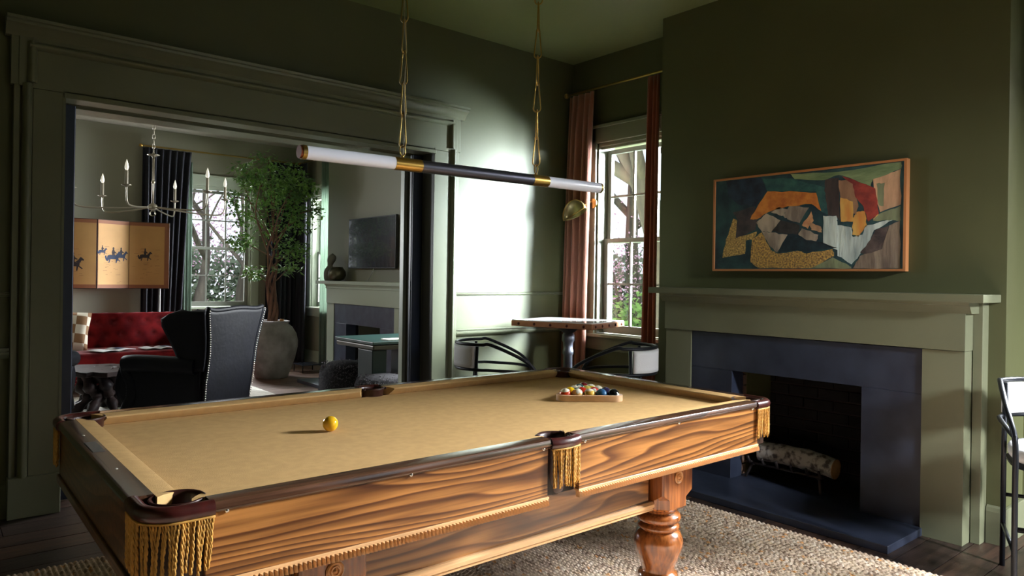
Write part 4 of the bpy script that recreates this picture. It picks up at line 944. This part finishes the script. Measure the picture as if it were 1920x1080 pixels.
# ------------------------------------------------------------ sofa, pillow, magazines
SF = thing('sofa','deep red velvet sofa with tufted back behind the wing chair','sofa',(1.3,9.2,0))
sx0,sx1,syf,syb = -.2,2.55,8.80,9.72
MB().box((sx0,syf+.03,.10),(sx1,syb,.30)).build('base',VELVET,SF,bevel=.02)
MB().box((sx0+.1,syf,.28),(sx1-.1,9.52,.45)).build('seat_cushion',VELVET,SF,bevel=.05,segs=4)
def tuft(u,v):
    x = sx0+.08+(sx1-sx0-.16)*u; z = .40+.45*v; px_,pz_ = .17,.15; i = (x/px_); j = (z/pz_); d = 9
    for jj in (math.floor(j),math.floor(j)+1):
        o = .5 if jj%2 else 0
        for ii in (math.floor(i-o),math.floor(i-o)+1): d = min(d,math.hypot((i-(ii+o))*1.0,(j-jj)*1.0))
    dd = .06*(1-math.exp(-(d/.26)**2)); sh = .05*math.sin(v*PI*.5)**2
    return (x,9.52-dd+.09*v**1.5,z)
MB().grid(tuft,220,40).build('tufted_back',VELVET,SF,smooth=True,solid=.02)
MB().box((sx0+.05,9.56,.25),(sx1-.05,syb,.84)).build('back_frame',VELVET,SF,bevel=.04,segs=4)
for x in (sx0,sx1): MB().tube([(x,syf+.05,.58),(x,9.62,.60)],.11,16).build('arm',VELVET,SF,smooth=True,auto=60); MB().box((x-.09,syf+.08,.1),(x+.09,9.65,.56)).build('arm_panel',VELVET,SF,bevel=.03)
bt = MB()
for jj in range(3,6):
    for ii in range(0,16):
        x = (ii+(.5 if jj%2 else 0))*.17; z = jj*.15
        if sx0+.1 < x < sx1-.1: bt.ball((x,9.52+.09*((z-.4)/.45)**1.5-.002,z),(.014,.008,.014),8,5)
bt.build('tuft_buttons',VELVET,SF,smooth=True,kind='stuff')
nl = MB()
for row in (.135,.165):
    for k in range(150): nl.ball((sx0+.05+k*.018,syf+.028,row),.006,5,4)
nl.build('nailhead_trim',NAIL,SF,kind='stuff')
for x in (sx0+.12,sx1-.12):
    for y in (syf+.1,syb-.1): MB().tube([(x,y,.1),(x,y,0)],[.03,.02],8).build('leg',mat('ebonised_wood',(0,0,0)),SF,smooth=True)
def checks():
    m = bpy.data.materials.new('checked_linen'); m.use_nodes = True; N = m.node_tree.nodes; L = m.node_tree.links; b = N['Principled BSDF']; b.inputs['Roughness'].default_value = .9
    tc = N.new('ShaderNodeTexCoord'); ck = N.new('ShaderNodeTexChecker'); ck.inputs['Scale'].default_value = 9.5; ck.inputs[1].default_value = (*lin((214,204,186)),1); ck.inputs[2].default_value = (*lin((140,104,72)),1)
    mp = N.new('ShaderNodeMapping'); mp.inputs['Scale'].default_value = (1,0,1); mp.inputs['Location'].default_value = (.02,.03,.02)
    L.new(tc.outputs['Object'],mp.inputs[0]); L.new(mp.outputs[0],ck.inputs['Vector']); L.new(ck.outputs[0],b.inputs['Base Color']); return m
def cushion_mesh(hw_, th):
    b = MB()
    for s in (1,-1):
        def f(u,v,s=s):
            x,z = (u-.5)*2,(v-.5)*2; p = (1-x**4)*(1-z**4); k = 1-.05*(1-abs(x*z)); return (x*hw_*(.93+.07*abs(x*z)),s*th*p**.6,z*hw_*(.93+.07*abs(x*z))+hw_)
        n0 = len(b.f); b.grid(f,16,16)
        if s > 0: b.f[n0:] = [q[::-1] for q in b.f[n0:]]
    return b
pl_ = cushion_mesh(.23,.075).build('throw_pillow',checks(),smooth=True); pl_.location = (1.235,9.25,.455); pl_.rotation_euler = (math.radians(-18),math.radians(6),math.radians(-8))
tag(pl_,'brown and cream checked pillow at the left end of the red sofa','pillow')
def magazine(loc, rz, w_, d_, label, fold=True):
    m = thing('magazine',label,'magazine',loc,rz,'magazines on the red sofa')
    def pg(s):
        def f(u,v): return (s*w_*u,(v-.5)*d_,.006+.022*math.sin(min(1,u*1.2)*PI*.75)*(1-u*.5))
        return f
    for s in (-1,1): MB().grid(pg(s),8,2).build('page',mat('magazine_paper',(226,226,230),.4),m,smooth=True,solid=.004,local=True)
    MB().box((.05,-.06,.028),(.13,.05,.0295)).build('printed_picture',mat('magazine_print',(72,84,110),.4),m,local=True)
    return m
magazine((1.66,8.98,.452),.45,.20,.28,'open magazine lying on the red sofa seat, left one')
magazine((2.13,9.0,.452),.15,.16,.24,'smaller white magazine on the sofa beside the wing chair')
# root-wood coffee table
RT = thing('coffee_table','dark gnarled root-wood coffee table between armchair and red sofa','coffee table',(1.40,7.72,0))
RW = mat('root_wood',(44,34,33),.5,c2=(20,16,18),vscale=9,bump=.8,bscale=16,spec=.12)
def slab(cx_,cy_,z0,z1,r,n=44,seed=1):
    b = MB(); vs = []
    for z in (z0,z1):
        for k in range(n):
            a = 2*PI*k/n; rr = r*(1+.25*mnoise.noise(Vector((math.cos(a)*1.4+seed,math.sin(a)*1.4,0)))+.12*mnoise.noise(Vector((math.cos(a)*6,math.sin(a)*6,z*9)))); vs.append((cx_+rr*math.cos(a),cy_+rr*math.sin(a),z+.012*mnoise.noise(Vector((math.cos(a)*5,math.sin(a)*5,3)))))
    return b.add(vs,[tuple(range(n-1,-1,-1)),tuple(range(n,2*n))]+[(i,(i+1)%n,(i+1)%n+n,i+n) for i in range(n)])
slab(1.32,7.72,.375,.42,.36).build('table_top',RW,RT,bevel=.006)
rng = random.Random(4)
for k in range(9):
    a = 2*PI*k/9+rng.uniform(-.2,.2); q = [(1.34+.10*math.cos(a),7.72+.10*math.sin(a),.39),(1.34+.16*math.cos(a+.5),7.72+.16*math.sin(a+.5),.26),(1.34+.12*math.cos(a+.9),7.72+.12*math.sin(a+.9),.15),(1.34+.25*math.cos(a+.7),7.72+.25*math.sin(a+.7),.015)]
    MB().tube(smoothpath(q,5),[.06-.0015*i+.012*math.sin(i*1.7+k) for i in range(16)],9).build('root',RW,RT,smooth=True)
# ------------------------------------------------------------ folding screen behind the sofa
FS = thing('folding_screen','three-panel parchment folding screen painted with ink horse riders','screen',(1.9,10.15,0))
PAR = mat('parchment',(186,140,84),.6,var=.06,vscale=5); INK = mat('ink',(52,44,48),.8); INK2 = mat('ink_blue',(44,54,78),.8); SB = mat('screen_border',(138,84,54),.6); SFR = mat('screen_frame',(64,36,28),.4)
zs0,zs1 = 1.13,2.00
edges = [(1.05,10.10),(1.70,10.16),(2.07,10.26),(2.53,10.12)]
edges = [(.85,10.24),(1.69,10.10),(2.075,10.24),(2.54,10.14)]
def rider(M, fx, s):
    """fx(u,z): point on the panel face; horse with rider silhouette of size s"""
    def poly(pts, u0, z0): M.add([fx(u0+p[0]*s,z0+p[1]*s) for p in pts],[tuple(range(len(pts)))])
    return poly
horse = [(-.55,.10),(-.50,.32),(-.30,.40),(.18,.36),(.34,.52),(.46,.70),(.56,.66),(.70,.50),(.66,.44),(.54,.46),(.42,.24),(.40,.06),(.62,-.12),(.56,-.18),(.34,.0),(.28,-.30),(.20,-.30),(.22,.02),(-.24,.02),(-.34,-.30),(-.42,-.30),(-.36,.0),(-.48,-.16),(-.62,-.10),(-.70,.10),(-.72,.28),(-.60,.34)]
man = [(-.10,.34),(-.14,.62),(-.06,.86),(-.08,.98),(.0,1.06),(.08,.98),(.05,.86),(.14,.66),(.30,.56),(.28,.50),(.12,.54),(.10,.34)]
for i,(a,b) in enumerate(zip(edges,edges[1:])):
    A = Vector((*a,0)); B = Vector((*b,0)); d = (B-A).normalized(); nn = Vector((d.y,-d.x,0)); Lp = (B-A).length
    C = (A+B)/2
    MB().obox(C+Vector((0,0,(zs0+zs1)/2)),d*(Lp/2-.001),nn*.010,Vector((0,0,(zs1-zs0)/2))).build('panel_frame',SFR,FS,bevel=.003)
    MB().obox(C+nn*.011+Vector((0,0,(zs0+zs1)/2)),d*(Lp/2-.006),nn*.002,Vector((0,0,(zs1-zs0)/2-.008))).build('panel_border',SB,FS)
    e0,e1_ = (.008,.008) if i == 1 else ((.008,.06) if i == 2 else (.06,.008))
    cc_ = A+d*((e0+Lp-e1_)/2)
    MB().obox(cc_+nn*.014+Vector((0,0,(zs0+zs1)/2)),d*((Lp-e0-e1_)/2),nn*.0015,Vector((0,0,(zs1-zs0)/2-.052))).build('parchment',PAR,FS)
    def fx(u,z,A=A,d=d,nn=nn): p = A+d*u+nn*.0165; return (p.x,p.y,z)
    rr = {0:[(.60,1.40,.17)],1:[(.20,1.50,.15),(.30,1.52,.13),(.06,1.58,.09)],2:[(.19,1.53,.12)]}[i]
    for u,z,s in rr:
        for nm,pg,mm in (('horse_drawing',horse,INK2 if i == 1 else INK),('rider_drawing',man,INK)):
            M = MB(); rider(M,fx,s)(pg,u,z); M.build(nm,mm,FS)
    M = MB(); rng = random.Random(i)
    for k in range(26):
        u = rng.uniform(e0+.03,Lp-e1_-.09); z = rng.uniform(1.20,1.66); l = rng.uniform(.02,.07)
        M.add([fx(u,z),fx(u+l,z+.002),fx(u+l*.8,z+.005),fx(u,z+.003)],[(0,1,2,3)])
    M.build('ink_strokes',mat('ink_wash',(124,92,60),.8),FS,kind='stuff')
for x,y in ((2.44,10.19),(1.0,10.24)): MB().tube([(x,y,0),(x,y,zs0+.02)],.012,8).build('support_post',mat('white_post',(150,150,150),.5),FS,smooth=True)
# ------------------------------------------------------------ chandelier
CH = thing('chandelier','slender silvered six-arm candle chandelier hanging in the lounge','chandelier',(1.56,6.78,1.90))
SIL = mat('aged_silver',(160,152,136),.35,.9); cxh,cyh = 1.558,6.78
MB().tube([(cxh,cyh,1.90),(cxh,cyh,2.36)],.009,10).build('stem',SIL,CH,smooth=True)
MB().ball((cxh,cyh,2.13),(.017,.017,.017),12,8).build('knop',SIL,CH,smooth=True)
MB().lathe([(.008,0),(.012,.02),(.03,.03),(.052,.036),(.05,.04),(.012,.036),(.008,.06)],(cxh,cyh,2.33),16).build('collar',SIL,CH,smooth=True)
MB().lathe([(.006,-.03),(.03,-.022),(.045,0),(.03,.022),(.012,.035)],(cxh,cyh,1.91),16).build('hub',SIL,CH,smooth=True)
MB().tube([(cxh+.022*math.cos(2*PI*i/16)*.8,cyh-.022*math.cos(2*PI*i/16)*.6,1.855+.022*math.sin(2*PI*i/16)) for i in range(16)],.005,6,closed=True).build('ring',SIL,CH,smooth=True)
z = 2.385; k = 0
while z < CZ-.03:
    q = [(cxh+.010*math.cos(2*PI*i/14)*(k%2),cyh+.010*math.cos(2*PI*i/14)*(1-k%2),z+.02+.026*math.sin(2*PI*i/14)) for i in range(14)]
    MB().tube(q,.003,5,closed=True).build('chain_link',SIL,CH,smooth=True); z += .042; k += 1
MB().lathe([(.06,0),(.055,-.015),(.01,-.03)][::-1],(cxh,cyh,CZ),16).build('ceiling_rose',SIL,CH,smooth=True)
view = math.atan2(.767,.641)
for k in range(6):
    ang_ = view+PI+math.radians(9)+k*PI/3; R_ = .61
    dx,dy = math.cos(ang_),math.sin(ang_); P = lambda r,zz: (cxh+dx*r,cyh+dy*r,zz)
    a = MB().tube(smoothpath([P(.02,1.91),P(R_*.45,1.885),P(R_*.85,1.875),P(R_*.97,1.90),P(R_,1.97),P(R_,2.02)],6),.0065,8).build('arm',SIL,CH,smooth=True)
    MB().lathe([(.006,0),(.012,.006),(.036,.016),(.038,.020),(.012,.014),(.010,.03)],P(R_,2.01),14).build('drip_pan',SIL,a,smooth=True)
    MB().lathe([(.012,0),(.012,.105),(.010,.108)],P(R_,2.035),12).build('candle_sleeve',mat('candle_sleeve',(150,142,124),.6),a,smooth=True,auto=40)
    MB().lathe([(.006,0),(.013,.012),(.0155,.03),(.011,.055),(.004,.078),(.001,.088)],P(R_,2.142),12).build('flame_bulb',mat('flame_bulb',(250,244,226),.2,emit=.5),a,smooth=True)
# ------------------------------------------------------------ potted ficus
PF = thing('potted_ficus','tall leafy ficus with twisted trunks in a large grey clay pot','plant',(3.535,9.09,0))
px_,py_ = 3.535,9.09
MB().lathe([(.20,0),(.205,.01),(.24,.10),(.29,.25),(.322,.40),(.325,.48),(.305,.57),(.25,.66),(.205,.695),(.20,.705),(.212,.72),(.215,.735),(.20,.74),(.188,.73),(.185,.69),(.05,.685)],(px_,py_,0),40).build('pot',STONEC,PF,smooth=True,auto=70)
MB().lathe([(.186,0),(.15,.012),(.02,.015)],(px_,py_,.686),20).build('soil',mat('potting_soil',(62,50,42),.95,bump=.8,bscale=90),PF,smooth=True)
rng = random.Random(12)
for k in range(5):
    a0 = 2*PI*k/5; q = []
    for i in range(13):
        z = .69+i*.085; a = a0+i*.42; r = .045-.0*i+(.03*(i/12)**3); q.append((px_+r*math.cos(a)+.015*math.sin(i*.8)-.01*i*.2,py_+r*math.sin(a),z))
    e = Vector(q[-1]); q += [tuple(e+Vector((math.cos(a0)*.10,math.sin(a0)*.10,.16))),tuple(e+Vector((math.cos(a0)*.22,math.sin(a0)*.20,.42))),tuple(e+Vector((math.cos(a0+.4)*.34,math.sin(a0+.4)*.3,.75)))]
    n_ = (len(q)-1)*4+1; MB().tube(smoothpath(q,4),[.026*(1-.75*i/n_) for i in range(n_)],8).build('trunk',BARK,PF,smooth=True)
MB().tube([(px_+.10,py_-.06,.69),(px_+.105,py_-.06,.76)],.028,8).build('cut_stump',mat('cut_wood',(0,0,0)),PF,smooth=True)
right = Vector((.767,-.641,0)); fwd = Vector((.641,.767,0))
cl = [((0,0,2.52),(.48,.42,.36),1200),((-.38,0,2.66),(.20,.3,.18),200),((.36,0,2.42),(.26,.3,.26),360),((-.36,0,2.12),(.26,.3,.20),230),((.34,0,2.06),(.26,.3,.22),260),((-.40,0,1.76),(.20,.22,.13),190),((.26,0,1.66),(.24,.26,.17),240),((-.22,-.05,1.36),(.17,.18,.11),130),((.20,0,1.42),(.2,.2,.09),120),((0,.15,1.98),(.30,.3,.26),200),((.56,0,2.2),(.10,.15,.12),70),((-.1,-.1,2.85),(.2,.2,.08),60),((-.55,0,2.35),(.1,.12,.12),60)]
lf = MB(); tw = MB(); rng = random.Random(77)
for (dx,dy,z),(rx,ry,rz_),n_ in cl:
    c = Vector((px_,py_,0))+right*dx+fwd*dy+Vector((0,0,z))
    tw.tube(smoothpath([(px_,py_,min(z-.2,1.75)),tuple((c+Vector((px_,py_,z-.2)))/2),tuple(c)],4),[.010]*5+[.006]*4 if False else .007,5)
    for _ in range(n_):
        d = Vector([rng.gauss(0,1) for _ in range(3)]).normalized()*(rng.random()**.45)
        p = c+right*d.x*rx+fwd*d.y*ry+Vector((0,0,d.z*rz_))
        a = (Vector((rng.uniform(-1,1),rng.uniform(-1,1),rng.uniform(-.9,.3)))).normalized(); e = a.cross(Vector((rng.uniform(-.4,.4),rng.uniform(-.4,.4),1))).normalized(); nn = a.cross(e)
        L_ = rng.uniform(.05,.085); ww = L_*.25
        lf.add([p,p+a*L_*.45+e*ww+nn*.004,p+a*L_,p+a*L_*.45-e*ww+nn*.004,p+a*L_*.5-nn*.004],[(0,1,4),(1,2,4),(2,3,4),(3,0,4)])
lf.build('foliage',LEAF,PF,kind='stuff'); tw.build('twigs',BARK,PF,smooth=True,kind='stuff')
# ------------------------------------------------------------ lounge mantel things, TV
TV = thing('television','black flat television on the wall above the lounge mantel','television',(4.20,7.68,1.38))
ty0,ty1,tz0,tz1 = 7.15,8.32,1.43,2.06
MB().box((4.215,ty0,tz0),(4.25,ty1,tz1)).build('bezel',mat('tv_plastic',(14,14,18),.4),TV,bevel=.003)
MB().box((4.2135,ty0+.012,tz0+.014),(4.216,ty1-.012,tz1-.012)).build('screen',mat('tv_glass',(28,30,42),.22,coat=.5),TV)
MB().box((4.25,7.5,1.6),(4.28,7.9,1.9)).build('wall_mount',BLACK,TV)
MB().tube(smoothpath([(4.26,7.74,1.44),(4.262,7.76,1.40),(4.262,7.80,1.36),(4.25,7.84,1.30),(4.24,7.86,1.272)],5),.004,6).build('cable',mat('white_cable',(190,190,190),.5),TV,smooth=True)
ST = mat('stone_bust',(96,94,84),.8,bump=.5,bscale=30,var=.15,vscale=12)
BU = thing('stone_bust','small abstract stone bust at the left end of the lounge mantel','sculpture',(4.15,8.68,1.27))
def bust(u,v):
    a = 2*PI*u; z = v*.36; r = np.interp(v,[0,.1,.3,.45,.55,.62,.72,.82,.92,1],[.10,.105,.095,.07,.04,.045,.068,.074,.055,.004])
    return (4.15+.72*r*math.cos(a)-.012*math.sin(v*5),8.68+r*math.sin(a)+.02*math.sin(v*4),1.2702+z)
MB().grid(bust,24,30).build('bust',ST,BU,smooth=True)
VA = thing('metallic_vase','dark hammered metal vase beside the bust on the lounge mantel','vase',(4.13,8.50,1.27))
MB().lathe([(.05,0),(.09,.02),(.115,.07),(.11,.12),(.085,.16),(.07,.172),(.075,.18),(.066,.176),(.06,.16)],(4.13,8.46,1.2702),28).build('body',mat('hammered_bronze',(86,82,66),.3,.8,bump=1.0,bscale=26),VA,smooth=True,auto=70)
# ------------------------------------------------------------ ottomans, game table, small stool
BOU = mat('black_boucle',(44,42,48),.95,c2=(20,18,24),vscale=60,bump=1,bscale=90)
def ottoman(loc, r, h_, label):
    O = thing('ottoman',label,'ottoman',loc,0,'black boucle ottomans')
    MB().lathe([(r*.80,.0),(r*.93,.03),(r,.12),(r*1.0,h_*.55),(r*.97,h_*.78),(r*.84,h_*.90),(r*.6,h_*.965),(r*.3,h_*.99),(r*.02,h_)],(0,0,.002),40).build('body',BOU,O,smooth=True,local=True)
    b = MB(); rng = random.Random(int(loc[0]*100))
    for _ in range(2600):
        z = rng.uniform(.02,1); a = rng.uniform(0,2*PI)
        rr = r*np.interp(z,[0,.1,.25,.78,.93,1],[.84,.96,1,.97,.88,.5])*(1 if z < .95 else rng.random()**.5*1.6)
        rr = min(rr,r*.9) if z > .95 else rr
        p = Vector((rr*math.cos(a),rr*math.sin(a),z*h_*.985+.004)); n = Vector((math.cos(a),math.sin(a),.4)); s = rng.uniform(.005,.009)
        t = Vector((rng.uniform(-1,1),rng.uniform(-1,1),rng.uniform(-1,1))).normalized()*s; u = t.cross(n).normalized()*s
        b.add([p-t,p+u,p+t,p-u,p+n*s*.9],[(0,1,4),(1,2,4),(2,3,4),(3,0,4)])
    b.build('boucle_loops',mat('boucle_loop',(82,78,86),.9),O,kind='stuff',local=True)
    return O
ottoman((3.24,6.42,0),.255,.50,'larger black boucle ottoman in front of the lounge hearth')
ottoman((3.22,5.66,0),.25,.455,'nearer black boucle ottoman just behind the far side pocket')
GT = thing('game_table','dark green lacquer game table with a rounded banded edge by the lounge fireplace','table',(3.50,6.00,0))
DG = mat('dark_green_lacquer',(10,30,28),.4,spec=.3)
MB().box((3.12,5.66,.715),(3.92,6.42,.745)).build('table_top',mat('green_table_top',(24,54,50),.35),GT,bevel=.008)
MB().box((3.13,5.67,.665),(3.91,6.41,.714)).build('edge_band',mat('bronze_band',(60,56,46),.4,.5),GT,bevel=.016,segs=3)
MB().box((3.15,5.72,.0),(3.30,6.0,.664)).build('pedestal_panel',DG,GT,bevel=.01)
MB().box((3.62,5.88,.0),(3.82,6.20,.664)).build('pedestal_panel',DG,GT,bevel=.01)
MB().box((3.29,5.90,.1),(3.63,5.96,.30)).build('stretcher',DG,GT,bevel=.004)
bk = origin(MB().box((3.30,5.70,.7455),(3.50,5.84,.757)).build('book',mat('cream_book',(206,206,196),.5),bevel=.002),(3.4,5.77,.7455)); tag(bk,'thin cream book lying at the corner of the green game table','book')
LT = thing('low_stand','low black metal stand on the floor at the foot of the black curtains','stand',(4.25,9.35,0))
MB().box((4.0,9.20,.10),(4.3,9.52,.115)).build('shelf',mat('black_gloss',(40,44,54),.2),LT,bevel=.003)
for x in (4.015,4.285):
    for y in (9.215,9.505): MB().tube([(x,y,0),(x,y,.10)],.007,6).build('leg',BLACK,LT,smooth=True)
